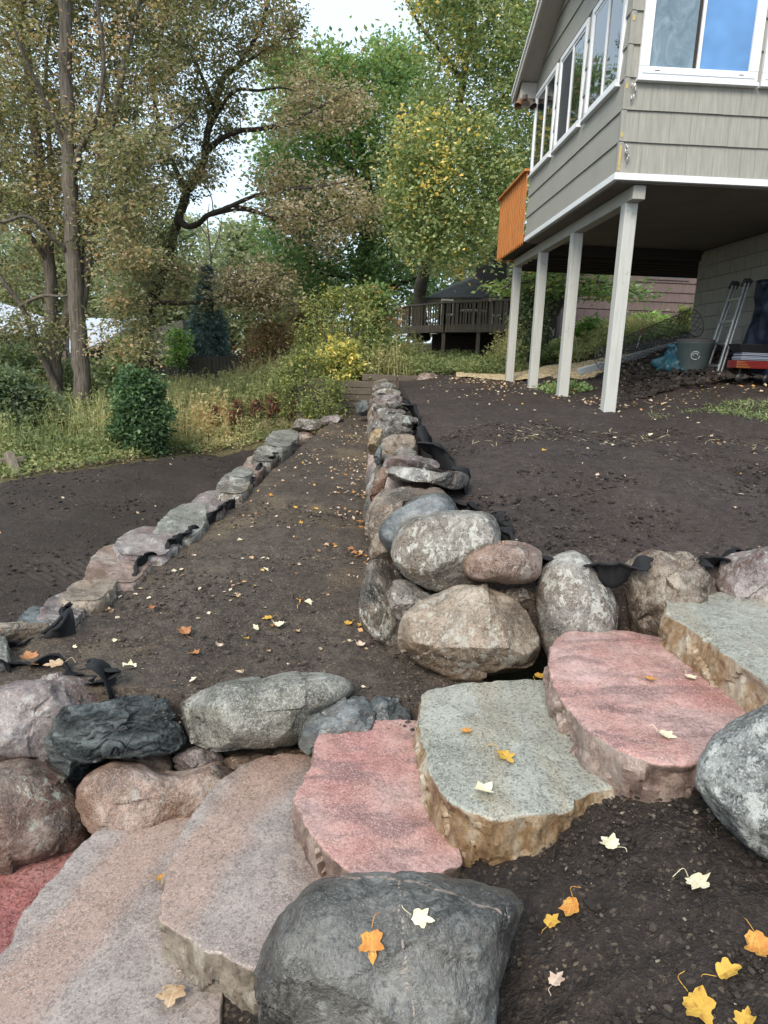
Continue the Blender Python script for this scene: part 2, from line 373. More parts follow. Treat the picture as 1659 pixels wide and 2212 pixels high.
    if crack:
        km = b.math('MULTIPLY', b.ramp(cr, [(0., 1.), (.018, 0.)]), b.ramp(b.noise(v, 1.6, 2), [(.5, 0.), (.62, crack)]))
        h = b.math('SUBTRACT', h, km); cc = b.mix(b.math('MULTIPLY', km, .8), cc, tuple(x * .25 for x in dark))
    rr = b.ramp(medn, [(.3, max(.08, rough - .2)), (.7, min(.9, rough + .15))])
    return b.done(cc, rr, b.bump(h, bmp * 1.25, .026), .5)
ST = {
 'grey': stone('stone_grey', (.21, .19, .17), (.085, .075, .064), (.36, .34, .31), lichen=.75, stain=.45, rough=.33),
 'grey_lichen': stone('stone_grey_lichen', (.195, .17, .145), (.065, .055, .047), (.37, .345, .31), lichen=.9, stain=.6, rough=.33, stain_c=(.12, .075, .04)),
 'brown': stone('stone_brown', (.17, .125, .095), (.075, .052, .038), (.30, .25, .20), lichen=.55, lich_c=(.36, .32, .26), stain=.6),
 'tan': stone('stone_tan', (.30, .235, .175), (.16, .115, .08), (.44, .37, .30), lichen=.5, stain=.35, stain_c=(.17, .10, .05)),
 'pinktan': stone('stone_pink_tan', (.33, .225, .18), (.15, .09, .065), (.47, .37, .32), lichen=.4, stain=.55, stain_c=(.16, .085, .045), grain=140),
 'mauve': stone('stone_mauve', (.24, .19, .18), (.11, .085, .08), (.36, .31, .30), lichen=.6, stain=.45, stain_c=(.11, .05, .035)),
 'rust': stone('stone_rust', (.20, .10, .06), (.09, .045, .03), (.33, .23, .17), lichen=.5, stain=.5),
 'ochre': stone('stone_ochre', (.38, .26, .12), (.2, .12, .05), (.46, .38, .27), stain=.5, stain_c=(.16, .08, .03)),
 'mossy': stone('stone_mossy_red', (.155, .10, .075), (.06, .042, .034), (.27, .20, .165), lichen=.75, lich_c=(.25, .27, .22), stain=.55, stain_c=(.10, .046, .032), patch=3.4),
 'slate': stone('stone_slate', (.075, .088, .09), (.022, .027, .03), (.21, .235, .235), fd=.1, fl=.12, rough=.28, layered=True, patch=3.2, bmp=.8),
 'wetblue': stone('stone_wet_blue', (.13, .145, .15), (.065, .075, .08), (.21, .22, .22), fd=.15, fl=.15, rough=.2, lichen=.25, bmp=.35),
 'bigrey': stone('stone_olive_grey', (.25, .24, .205), (.13, .125, .10), (.38, .37, .33), fd=.45, fl=.5, grain=90, lichen=.5, bmp=.7),
 'dark': stone('stone_dark_basalt', (.105, .101, .093), (.045, .043, .04), (.20, .196, .185), fd=.15, fl=.22, grain=85, rough=.36, lichen=.35, lich_c=(.24, .24, .22), vein=(.34, .26, .21), bmp=.75, crack=.35),
 'saltpep': stone('stone_salt_pepper', (.15, .155, .15), (.07, .073, .072), (.26, .27, .26), fd=.6, fl=.5, grain=95, lichen=.65, lich_c=(.46, .47, .45), bmp=.7, dim=.9),
 'purple': stone('stone_purple_grey', (.255, .20, .19), (.12, .085, .08), (.38, .33, .315), lichen=.55, stain=.4, stain_c=(.14, .07, .05), fd=.25),
 'slab_grey': stone('slab_grey_green', (.29, .29, .25), (.23, .23, .195), (.365, .365, .32), fd=.55, fl=.45, grain=115, rough=.34, bmp=.3, dim=.95, pit=.35, band=((.27, .215, .14), (5.0, .9, .9), .9, .45),
                    side=((.25, .165, .09), (.085, .045, .025), (.40, .355, .28))),
 'slab_pink': stone('slab_pink_granite', (.43, .235, .205), (.37, .175, .155), (.52, .345, .315), fd=.3, fl=.35, grain=105, rough=.30, bmp=.4, dim=.95, pit=.35, band=((.13, .085, .085), (3., 10., 3.), -.55, .55),
                    side=((.22, .155, .13), (.085, .058, .048), (.36, .29, .255))),
 'slab_mauve': stone('slab_mauve_granite', (.285, .232, .207), (.24, .19, .168), (.345, .295, .27), fd=.4, fl=.4, grain=115, rough=.27, bmp=.3, dim=.95, pit=.35, seam=((.34, .205, .15), -.27, -.04, .58),
                    side=((.17, .14, .11), (.05, .04, .033), (.32, .285, .235))),
 'slab_red': stone('slab_red_granite', (.32, .11, .095), (.2, .06, .055), (.40, .2, .18), fd=.5, fl=.25, grain=90, rough=.4, bmp=.6, dim=.95, side=((.2, .1, .08), (.08, .04, .03), (.3, .2, .17))),
}

def radial(pts):
    p = np.asarray(pts, float); q = curve(np.vstack([p[-1:], p, p[:2]]), 8)[8:-8]
    c = (p.max(0) + p.min(0)) / 2 * .5 + p.mean(0) * .5
    return q, c
def polar(q, c, th):
    d = q - c; a = np.unwrap(np.arctan2(d[:, 1], d[:, 0])); r = np.hypot(d[:, 0], d[:, 1])
    a = np.mod(np.arctan2(d[:, 1], d[:, 0]), 2 * np.pi); k = np.argsort(a); a, r = a[k], r[k]
    return np.interp(th, np.concatenate([a - 2 * np.pi, a, a + 2 * np.pi]), np.concatenate([r, r, r]))
STONE_N = [0]
def fracture(p, m, amp, slope, seed):
    """piecewise flat offsets, like the split faces of broken rock"""
    r_ = np.random.default_rng(seed); c = p[r_.integers(len(p), size=m)] + 1e-3
    d = ((p[:, None] - c[None]) ** 2).sum(-1); i = d.argmin(1); g = r_.normal(size=(m, 3)) * slope
    return (r_.normal(size=m) * amp)[i] + ((p - c[i]) * g[i]).sum(1)
def boulder(parent, outline, Y, mat, td=.25, e=.62, rough=.05, facets=4, res=(72, 44), label=None, seed=None, layers=0.0, veins=None, name='boulder', ofs=0.0):
    """a boulder whose broad side faces the viewer; td is its half depth in metres"""
    STONE_N[0] += 1; sd = seed or STONE_N[0] * 13 + 5; r_ = np.random.default_rng(sd)
    q, c = radial(outline)
    C0 = P(c[0], c[1], Y); ed = C0 - CP; ed /= np.linalg.norm(ed)
    er = np.array([ed[1], -ed[0], 0]); er /= np.linalg.norm(er); eu = np.cross(er, ed)
    D3 = np.array([CP + ray(*p) * (((C0 - CP) @ ed) / (ray(*p) @ ed)) for p in q]) - C0
    pl = np.stack([D3 @ er, D3 @ eu], -1)
    nt, nf = res; th = np.linspace(0, 2 * np.pi, nt, endpoint=False); R = polar(pl, np.zeros(2), th)
    k = np.ones(5) / 5; R = np.convolve(np.concatenate([R[-2:], R, R[:2]]), k, 'valid') * 1.01
    ph = (1 - np.cos(np.linspace(0, np.pi, nf + 1))) / 2 * np.pi; ph = .5 * ph + .5 * np.linspace(0, np.pi, nf + 1)
    s = np.sin(ph) ** e; s[0] = s[-1] = 0; dz = -np.sign(np.cos(ph)) * np.abs(np.cos(ph)) ** (.9)
    A = (s[:, None] * R[None] * np.cos(th)[None]); B = (s[:, None] * R[None] * np.sin(th)[None]); Cc = np.repeat(dz[:, None] * td, nt, 1)
    L = np.stack([A, B, Cc], -1).reshape(-1, 3)
    Rm = float(R.mean()); S = np.array([Rm, Rm, td])
    lo0, hi0 = L[:, :2].min(0), L[:, :2].max(0)
    for _ in range(int(facets * 1.5)):
        n = r_.normal(size=3) * [1, 1, 1]; n[2] = -abs(n[2]) - .45; n /= np.linalg.norm(n)
        sup = (L @ n).max(); hh = sup * r_.uniform(.70, .92); d = np.maximum(L @ n - hh, 0); L -= n * (d * .94)[:, None]
    dirn = L / (np.linalg.norm(L, axis=1)[:, None] + 1e-6)
    amp = rough * Rm
    nn = fbm(L / Rm * 1.5 + sd, 3, sd) * amp * 1.3 + fbm(L / Rm * 6 + sd, 4, sd + 3) * amp * .45
    nn = nn - .35 * amp * np.maximum(0, fbm(L / Rm * 3.1 + 7, 2, sd + 9)) ** .5
    if layers:
        zz = L[:, 1] * 26 + L[:, 0] * 4 + fbm(L * 6, 3, sd) * 1.6
        st = np.abs(np.mod(zz, 1.0) - .5) * 2; nn = nn + layers * (np.clip(st * 3, 0, 1) - 1) * (L[:, 2] < .03)
    nn = nn + fracture(L, 6 + facets * 4, .25 * amp * min(1, facets / 4), .022 * facets, sd + 21)
    L = L + dirn * nn[:, None]
    lo1, hi1 = L[:, :2].min(0), L[:, :2].max(0); L[:, :2] = lo0 + (L[:, :2] - lo1) * (hi0 - lo0) / (hi1 - lo1)
    W = L[:, :1] * er + L[:, 1:2] * eu + (L[:, 2:] + ofs) * ed
    i = np.arange(nf)[:, None] * nt; j = np.arange(nt)[None]; k2 = (j + 1) % nt
    F = np.stack([i + j, i + nt + j, i + nt + k2, i + k2], -1).reshape(-1, 4)[:, ::-1]
    va = None
    if veins is not None:
        m = np.zeros(len(W)); V3 = W + C0
        cc = (WM.T @ (V3 - CP).T).T; px = np.stack([829.5 + FPX * cc[:, 0] / cc[:, 2], 1106 + FPX * cc[:, 1] / cc[:, 2]], -1)
        for vp, wd in veins:
            cv = curve(vp, 12); cv = cv + np.stack([6 * vnoise(np.stack([cv[:, 0] * .03, cv[:, 1] * .03, cv[:, 0] * 0 + k9], -1), 5) for k9 in (0, 9)], -1)
            dd = np.min(np.hypot(px[:, None, 0] - cv[None, :, 0], px[:, None, 1] - cv[None, :, 1]), 1); m = np.maximum(m, np.clip(1.25 - dd / wd, 0, 1))
        va = {'vein': m * (L[:, 2] < 0)}
    me = mesh_np(name, W, F, mat, True, vert_attr=va); me.set_sharp_from_angle(angle=.5)
    o = obj(name, me, parent, C0 if parent is None else C0 - np.array(parent.location))
    if label: o['label'] = label
    return o
def slab(parent, outline, z, thick, mat, label=None, flare=.02, tilt=(0, 0), seed=0, name='step_slab', nt=260, chip=.014, soft=1.0):
    pts = np.array([G(x, y, z)[:2] for x, y in outline]); q, c = radial(pts)
    th = np.linspace(0, 2 * np.pi, nt, endpoint=False); R = polar(q, c, th)
    ring, side, r_, sidepts = [], [], np.random.default_rng(seed + 5), []
    un = np.stack([np.cos(th), np.sin(th)], -1)
    edge = R * 1.0 + .009 * fbm(np.stack([un[:, 0] * 4, un[:, 1] * 4, th * 0 + seed], -1), 4, seed) + .004 * fbm(np.stack([un[:, 0] * 22, un[:, 1] * 22, th * 0], -1), 2, seed + 1)
    prof = [(0.0, 0, 0, 0)] + [(k, 0, 0, 0) for k in (.12, .25, .38, .5, .6, .7, .78, .85, .9, .94)] + [(1 - .03 * soft, 0, .0015 * (soft - 1), 0), (1 - .012 * soft, 0, .001 + .006 * (soft - 1), .05), (1 - .004 * soft, 0, .004 + .010 * (soft - 1), .3)]
    prof += [(1.0, .001, .011 + .02 * (soft - 1), .7)] + [(1.0, flare * k, .011 + .02 * (soft - 1) + (thick - .011 - .02 * (soft - 1)) * k, 1) for k in np.linspace(.05, 1, 24)] + [(.6, flare, thick * 1.0, 1), (0, 0, thick, 1)]
    for s, out, dn, sd in prof:
        rr = edge * s + out
        X, Y = c[0] + rr * un[:, 0], c[1] + rr * un[:, 1]
        Z = np.full(nt, z - dn) + (X - c[0]) * tilt[0] + (Y - c[1]) * tilt[1]
        if sd < .5: Z = Z + .010 * soft * fbm2(X, Y, 3.0 + soft, 3, seed) * min(1, 3 * (1.02 - s)) + .0035 * fbm2(X, Y, 16., 3, seed + 2)
        if s > .95 and dn < thick * .95:
            p3 = np.stack([X * 5, Y * 5, Z * 5], -1); k = min(1, dn / .05)
            dsp = (.010 * fbm(p3, 3, seed + 4) + .35 * chip * fbm(p3 * 5, 3, seed + 6)) * k; sidepts.append((len(ring), k))
            X = X + un[:, 0] * dsp; Y = Y + un[:, 1] * dsp
            if dn < .03: Z = Z - chip * .8 * np.maximum(0, fbm(p3 * 2.2, 3, seed + 8))
        ring.append(np.stack([X, Y, Z], -1)); side.append(np.full(nt, sd))
    sp = np.concatenate([ring[i] for i, k in sidepts]); kk = np.repeat([k for i, k in sidepts], nt); un2 = np.tile(un, (len(sidepts), 1))
    fr = fracture(sp * [1, 1, 1.0], 36, .003, .13, seed + 40) + fracture(sp * [1, 1, .7], 150, .0015, .12, seed + 41); fr = np.clip(fr, -.035, .02) * kk * np.minimum(1, kk * 1.5)
    sp = sp + np.column_stack([un2 * fr[:, None], 0 * fr])
    for q_, (i, k) in enumerate(sidepts): ring[i] = sp[q_ * nt:(q_ + 1) * nt]
    V = np.concatenate(ring); nr = len(prof)
    i = np.arange(nr - 1)[:, None] * nt; j = np.arange(nt)[None]; k = (j + 1) % nt
    F = np.stack([i + j, i + nt + j, i + nt + k, i + k], -1).reshape(-1, 4)
    C0 = np.array([c[0], c[1], z])
    me = mesh_np(name, V - C0, F, mat, True, vert_attr={'side': np.concatenate(side)}); me.set_sharp_from_angle(angle=.5)
    o = obj(name, me, parent, C0 if parent is None else C0 - np.array(parent.location))
    if label: o['label'] = label
    return o
def rock3d(parent, C0, rad, mat, rotz=0.0, rough=.09, seed=0, res=(40, 26), name='boulder', facets=5, label=None, e=.75):
    r_ = np.random.default_rng(seed + 77); nt, nf = res
    th = np.linspace(0, 2 * np.pi, nt, endpoint=False); ph = np.linspace(0, np.pi, nf + 1)
    s = np.sin(ph) ** e; s[0] = s[-1] = 0
    ce = lambda a, p: np.sign(np.cos(a)) * np.abs(np.cos(a)) ** p
    se = lambda a, p: np.sign(np.sin(a)) * np.abs(np.sin(a)) ** p
    L = np.stack([s[:, None] * ce(th, .85)[None], s[:, None] * se(th, .85)[None], np.repeat(np.cos(ph)[:, None], nt, 1)], -1).reshape(-1, 3)
    for _ in range(facets):
        n = r_.normal(size=3); n /= np.linalg.norm(n); d = np.maximum(L @ n - r_.uniform(.68, .88), 0); L -= n * (d * .9)[:, None]
    dirn = L / (np.linalg.norm(L, axis=1)[:, None] + 1e-6)
    L = L + dirn * (rough * (fbm(L * 1.6 + seed, 3, seed) * 1.2 + .4 * fbm(L * 6, 3, seed + 2)))[:, None]
    L = L * np.asarray(rad)
    i = np.arange(nf)[:, None] * nt; j = np.arange(nt)[None]; k2 = (j + 1) % nt
    F = np.stack([i + j, i + nt + j, i + nt + k2, i + k2], -1).reshape(-1, 4)
    me = mesh_np(name, L, F, mat, True); me.set_sharp_from_angle(angle=.5)
    o = obj(name, me, parent, np.array(C0) - (np.array(parent.location) if parent else 0), rotz)
    if label: o['label'] = label
    return o

# ---- stone steps
steps = thing('stone_steps', 'flight of pink and grey granite slabs climbing to the right', 'stone steps', G(800, 1800, .1))
S_ = ST
slab(steps, [(1437,1300),(1445,1283),(1480,1275),(1600,1273),(1760,1275),(1850,1340),(1830,1470),(1740,1530),(1640,1462),(1560,1405),(1480,1350),(1445,1325)], .88, .24, S_['slab_grey'], 'grey topmost step slab with rust stained side', seed=6)
slab(steps, [(1187,1440),(1190,1400),(1215,1370),(1275,1358),(1350,1362),(1440,1380),(1520,1440),(1600,1500),(1640,1540),(1620,1600),(1550,1640),(1470,1650),(1400,1640),(1330,1610),(1260,1560),(1210,1505)], .72, .30, S_['slab_pink'], 'pink step slab below the topmost step', seed=5, flare=-.02)
slab(steps, [(905,1525),(915,1495),(960,1480),(1060,1470),(1180,1470),(1210,1520),(1250,1600),(1325,1690),(1300,1705),(1250,1722),(1235,1745),(1150,1762),(1060,1760),(980,1735),(940,1690),(925,1640),(908,1580)], .56, .30, S_['slab_grey'], 'grey green step slab with tan sides and two bright leaves', seed=4, flare=.0, chip=.02)
slab(steps, [(680,1600),(700,1575),(760,1558),(840,1555),(910,1560),(925,1650),(945,1750),(1000,1850),(960,1880),(900,1890),(800,1900),(740,1870),(680,1810),(645,1755),(635,1715),(660,1680),(675,1640)], .40, .28, S_['slab_pink'], 'pink step slab in the middle of the flight', seed=3, flare=-.03)
slab(steps, [(545,1640),(600,1627),(670,1632),(700,1680),(730,1800),(740,1900),(700,1960),(640,2020),(560,2095),(510,2080),(430,2040),(360,1995),(342,1970),(355,1900),(375,1830),(420,1745),(470,1690)], .23, .32, S_['slab_mauve'], 'mauve and orange banded step slab with square near end', seed=2, flare=-.02)
slab(steps, [(250,1770),(320,1740),(400,1735),(450,1760),(480,1900),(490,2060),(480,2220),(450,2380),(150,2450),(-120,2400),(-60,2180),(0,2060),(60,1960),(140,1860),(190,1810)], .06, .26, S_['slab_mauve'], 'broad mauve step slab at the bottom edge', seed=1)
slab(steps, [(0,1885),(60,1850),(120,1837),(185,1845),(230,1870),(150,1980),(60,2080),(-150,2150),(-250,2050),(-200,1930)], -.10, .22, S_['slab_red'], 'red granite lowest step slab', seed=9)

# ---- two loose boulders beside the steps
n1 = boulder(None, [(557,2130),(575,2050),(610,1985),(670,1930),(740,1895),(830,1880),(920,1882),(1000,1893),(1065,1908),(1115,1935),(1118,1975),(1100,2020),(1085,2090),(1070,2180),(1050,2280),(900,2400),(700,2420),(580,2330),(553,2212)], 1.47, S_['dark'], td=.27, e=.58, rough=.05, facets=1, res=(210, 130),
        veins=[([(862, 1900), (868, 1990), (872, 2070), (885, 2150), (905, 2230)], 3.6), ([(740, 1893), (830, 1897), (900, 1908), (960, 1925), (1030, 1950), (1110, 1985)], 4.0)])
tag(n1, 'large dark boulder with pale veins in the foreground', 'boulder')
n2 = boulder(None, [(1508,1690),(1520,1640),(1560,1580),(1620,1540),(1700,1510),(1850,1560),(1900,1700),(1850,1850),(1750,1890),(1650,1852),(1590,1805),(1530,1735)], 1.85, S_['saltpep'], td=.3, res=(150, 90), rough=.05, facets=1)
tag(n2, 'salt and pepper grey boulder at the right edge beside the steps', 'boulder')

# ---- boulder row holding the near edge of the middle terrace
row = thing('boulder_row', 'row of mixed boulders along the near edge of the middle terrace', 'boulder wall', G(380, 1640, .2))
boulder(row, [(-120,1500),(0,1470),(60,1456),(140,1455),(205,1475),(245,1500),(240,1560),(160,1630),(60,1650),(0,1650),(-110,1620)], 2.86, S_['purple'], td=.22, res=(120, 70), facets=3, label='purple grey flat topped boulder under the black fabric')
boulder(row, [(103,1548),(140,1522),(230,1508),(330,1493),(347,1497),(375,1545),(402,1592),(392,1622),(330,1634),(250,1640),(165,1645),(122,1622)], 2.78, S_['slate'], td=.17, e=.42, rough=.035, facets=7, res=(150, 100), label='dark layered slate boulder', layers=.018)
boulder(row, [(75,1600),(100,1570),(160,1590),(220,1640),(215,1672),(170,1688),(105,1680),(80,1640)], 2.76, S_['slate'], td=.14, e=.5, facets=6, label='small dark wedge under the slate boulder')
boulder(row, [(383,1545),(400,1512),(450,1488),(560,1464),(650,1452),(720,1452),(768,1480),(752,1505),(690,1545),(660,1590),(600,1616),(540,1614),(480,1624),(420,1595),(392,1572)], 2.92, S_['bigrey'], td=.26, res=(140, 84), rough=.04, facets=2, label='broad olive grey boulder with a domed top')
boulder(row, [(643,1590),(655,1555),(700,1520),(760,1503),(800,1512),(822,1545),(815,1600),(760,1650),(690,1650),(650,1625)], 2.80, S_['wetblue'], td=.2, facets=7, res=(100, 60), label='wet blue grey boulder between pink slab and olive boulder')
boulder(row, [(790,1520),(815,1504),(860,1512),(888,1540),(880,1580),(830,1600),(795,1570)], 2.88, S_['wetblue'], td=.14, facets=7, label='small wet blue boulder at the wall end')
boulder(row, [(-160,1700),(-60,1650),(40,1642),(110,1660),(160,1700),(190,1760),(200,1810),(170,1850),(90,1870),(0,1880),(-120,1860)], 2.58, S_['mossy'], td=.25, res=(130, 80), rough=.05, facets=2, label='large rust red boulder with grey green lichen')
boulder(row, [(163,1720),(180,1685),(215,1655),(260,1642),(300,1655),(350,1668),(400,1665),(450,1650),(520,1640),(560,1660),(520,1720),(470,1760),(400,1790),(300,1830),(230,1840),(195,1800),(172,1760)], 2.66, S_['pinktan'], td=.18, res=(130, 80), rough=.06, facets=2, label='rough pinkish tan boulder behind the mauve slab')
for k, (o_, Y_, m_) in enumerate([([(250,1640),(280,1618),(340,1622),(380,1645),(360,1675),(280,1670)], 2.84, 'brown'), ([(370,1640),(420,1612),(470,1622),(490,1650),(440,1672),(390,1668)], 2.86, 'mauve'), ([(470,1650),(520,1628),(580,1630),(600,1660),(540,1680)], 2.86, 'brown'),
        ([(590,1630),(640,1610),(680,1640),(660,1690),(600,1680)], 2.86, 'brown'), ([(60,1645),(100,1630),(130,1650),(110,1668),(70,1664)], 2.72, 'mauve')]):
    boulder(row, o_, Y_, S_[m_], td=.1, res=(48, 30), name='chink_stone')
boulder(row, [(-140,1365),(0,1345),(80,1346),(150,1356),(165,1366),(120,1374),(0,1400),(-120,1400)], 3.52, S_['tan'], td=.2, res=(80, 50), label='flat tan stone at the left frame edge')
boulder(row, [(-100,1400),(0,1372),(20,1400),(28,1440),(10,1475),(-90,1480)], 3.2, S_['bigrey'], td=.2, label='pale grey boulder at the left frame edge')

# ---- tall boulder wall between the middle and upper terrace
uw = thing('boulder_wall', 'tall boulder wall running back between the middle and upper terrace', 'boulder wall', G(900, 1420, .4))
boulder(uw, [(848,1195),(860,1150),(893,1118),(960,1106),(1040,1107),(1068,1128),(1078,1165),(1068,1215),(1030,1255),(960,1277),(905,1260),(864,1228)], 3.62, S_['grey_lichen'], td=.3, res=(130, 80), rough=.04, facets=2, label='big grey lichen patched boulder at the wall corner')
boulder(uw, [(1000,1208),(1012,1182),(1050,1169),(1130,1171),(1165,1184),(1171,1215),(1160,1248),(1120,1262),(1060,1258),(1010,1245)], 3.42, S_['pinktan'], td=.18, e=.5, rough=.025, facets=2, res=(100, 60), label='small pink oblong boulder on the wall corner')
boulder(uw, [(862,1375),(872,1325),(920,1285),(1000,1257),(1060,1267),(1110,1293),(1150,1340),(1170,1400),(1152,1442),(1090,1466),(1010,1476),(930,1458),(868,1420)], 3.32, S_['tan'], td=.26, e=.55, res=(150, 96), rough=.045, facets=3, label='largest tan boulder at the foot of the wall corner')
boulder(uw, [(1080,1282),(1110,1265),(1155,1268),(1160,1318),(1120,1312)], 3.44, S_['brown'], td=.12, facets=7, label='small dark wedge stone')
boulder(uw, [(1155,1290),(1165,1240),(1190,1205),(1225,1190),(1260,1199),(1300,1240),(1325,1280),(1336,1330),(1328,1400),(1290,1450),(1200,1440),(1168,1385)], 3.36, S_['grey'], td=.2, res=(110, 70), rough=.035, facets=0, label='upright egg shaped grey boulder')
boulder(uw, [(1333,1275),(1345,1235),(1380,1205),(1430,1187),(1480,1195),(1515,1225),(1550,1265),(1540,1310),(1510,1380),(1450,1420),(1380,1400),(1342,1350)], 3.36, S_['brown'], td=.22, e=.5, res=(110, 70), rough=.05, facets=6, label='angular wet brown boulder behind the topmost step')
boulder(uw, [(1543,1245),(1555,1205),(1600,1187),(1659,1182),(1740,1190),(1790,1230),(1780,1300),(1700,1340),(1600,1330),(1555,1290)], 3.36, S_['mauve'], td=.2, res=(100, 60), label='mauve boulder at the right frame edge behind the steps')
boulder(uw, [(777,1330),(782,1270),(795,1225),(830,1208),(872,1230),(892,1290),(897,1370),(867,1408),(820,1390),(788,1358)], 3.74, S_['grey_lichen'], td=.26, res=(110, 70), label='grey boulder with an ochre streak low on the wall')
boulder(uw, [(835,1290),(850,1260),(880,1252),(920,1275),(938,1305),(905,1345),(855,1335)], 3.5, S_['grey'], td=.13, facets=7, label='small grey wedge between bigger boulders')
boulder(uw, [(818,1150),(845,1112),(882,1085),(925,1067),(965,1067),(987,1095),(990,1135),(930,1180),(860,1200),(828,1178)], 3.92, S_['wetblue'], td=.3, facets=1, rough=.02, res=(100, 60), label='smooth rounded pale grey boulder')
boulder(uw, [(789,1180),(793,1120),(810,1080),(830,1062),(870,1052),(930,1054),(968,1070),(960,1130),(880,1215),(840,1235),(800,1230)], 4.15, S_['brown'], td=.32, res=(110, 70), label='brown boulder on the wall corner face')
def z6(l): return [(743 + .2083 * a, 812 + .2083 * b) for a, b in l]
def z_wall(X, Y): return np.interp(Y, [3, 3.6, 5, 8, 14, 18], [1.05, 1.10, 1.27, 1.47, 1.58, 1.6])
caps = [([(400,1020),(450,958),(600,943),(800,960),(1000,1005),(1150,970),(1310,1005),(1330,1060),(1250,1140),(1130,1195),(1000,1150),(800,1100),(520,1080),(420,1080)], 'grey', 'flat grey cap slab with a dark hollow beneath'),
 ([(285,1110),(330,1010),(400,945),(460,960),(450,1060),(420,1160),(360,1290),(300,1340),(265,1220)], 'rust', 'rust red boulder face beside the flat cap slab'),
 ([(400,930),(430,860),(540,820),(700,830),(880,858),(1005,900),(990,970),(800,1000),(500,1000),(420,990)], 'purple', 'purple grey rounded cap boulder'),
 ([(500,830),(560,760),(640,735),(720,760),(770,820),(700,870),(560,870)], 'grey_lichen', 'small speckled cap stone'),
 ([(370,880),(385,700),(450,645),(560,600),(680,608),(745,650),(735,760),(640,830),(520,880),(420,930)], 'tan', 'tan rounded cap boulder'),
 ([(242,720),(280,600),(340,550),(400,533),(400,650),(380,720),(340,800),(270,820)], 'ochre', 'ochre yellow boulder on the wall face'),
 ([(385,600),(410,530),(520,513),(660,528),(705,560),(700,630),(560,670),(400,690)], 'grey', 'square grey cap boulder next to the ochre one'),
 ([(320,800),(380,710),(395,800),(380,920),(320,900)], 'wetblue', None),
 ([(285,540),(340,440),(420,400),(560,388),(700,420),(790,450),(750,510),(600,545),(420,560),(310,590)], 'grey', None),
 ([(335,400),(350,345),(480,333),(600,348),(655,385),(600,420),(400,430)], 'grey_lichen', None),
 ([(295,345),(340,280),(480,260),(640,270),(710,310),(690,355),(500,365),(340,375)], 'grey', None),
 ([(290,285),(330,210),(460,188),(580,208),(630,250),(580,290),(380,300)], 'mauve', None),
 ([(300,215),(330,150),(450,126),(560,150),(605,190),(540,220),(380,230)], 'grey_lichen', None),
 ([(290,150),(330,85),(420,66),(510,85),(570,120),(500,160),(350,170),(305,185)], 'grey', None)]
for k, (o_, m_, lb) in enumerate(caps):
    ol = z6(o_); a = np.array(ol); cx, cy = a.mean(0)
    q = on_surface(cx, cy, lambda X, Y: z_wall(X, Y) - .03)
    wdt = (a[:, 0].max() - a[:, 0].min()) / FPX * q[1]
    boulder(uw, ol, q[1], S_[m_], td=min(.30, .45 * wdt + .08), e=.5, rough=.065, facets=5, res=(80, 48), label=lb)
# lower courses of the wall's long face
Yc = 4.25; k = 0
mats = ['tan', 'brown', 'grey_lichen', 'grey', 'mauve', 'pinktan', 'rust']
while Yc < 14.3:
    ln = random.uniform(.24, .36)
    zb, zt = float(z_mid(0, Yc)), float(z_wall(0, Yc)); hh = zt - zb
    nx_ = float(wall_r(Yc))
    rock3d(uw, (nx_ + .20, Yc + ln, zb + .24 * hh), (.235, ln * 1.12, .36 * hh), S_[mats[k % 7]], seed=k, facets=5)
    rock3d(uw, (nx_ + .24, Yc + ln * .6, zb + .70 * hh), (.21, ln * 1.05, .27 * hh), S_[mats[(k * 3 + 2) % 7]], seed=k + 50, facets=5)
    Yc += 2 * ln * .98; k += 1

# ---- low boulder edging along the left side of the middle terrace
lw = thing('boulder_edging', 'low line of cap boulders along the left edge of the middle terrace', 'boulder wall', (-1.6, 5, .3))
def blob(x0, y0, x1, y1, skew=.16, seed=0):
    r_ = np.random.default_rng(seed); w, h = (x1 - x0) / 2 * .98, (y1 - y0) / 2; cx, cy = (x0 + x1) / 2, (y0 + y1) / 2; out = []
    for t in np.linspace(0, 2 * np.pi, 14, endpoint=False):
        a, b_ = np.cos(t), np.sin(t); a = np.sign(a) * abs(a) ** .38; b_ = np.sign(b_) * abs(b_) ** .42
        f_ = r_.uniform(.9, 1.06); out.append((cx + (a * w - b_ * skew * w) * f_, cy + b_ * h * f_))
    return out
low = [(35,1306,130,1356,'wetblue','blue grey end boulder of the low edging'),(78,1278,192,1342,'mauve','mauve boulder second from the near end'),(130,1245,252,1300,'tan','pale tan boulder third from the near end'),(180,1178,336,1256,'pinktan','largest pinkish boulder of the low edging with a yellow patch'),
 (243,1139,396,1196,'purple',None),(336,1095,450,1154,'bigrey',None),(408,1061,502,1108,'purple',None),(466,1014,544,1070,'grey_lichen',None),(496,1003,548,1034,'bigrey',None),(520,985,574,1022,'pinktan',None),(544,956,610,1000,'grey_lichen',None),(570,923,645,972,'bigrey',None),(632,905,694,932,'grey_lichen',None),(690,896,742,920,'mauve',None)]
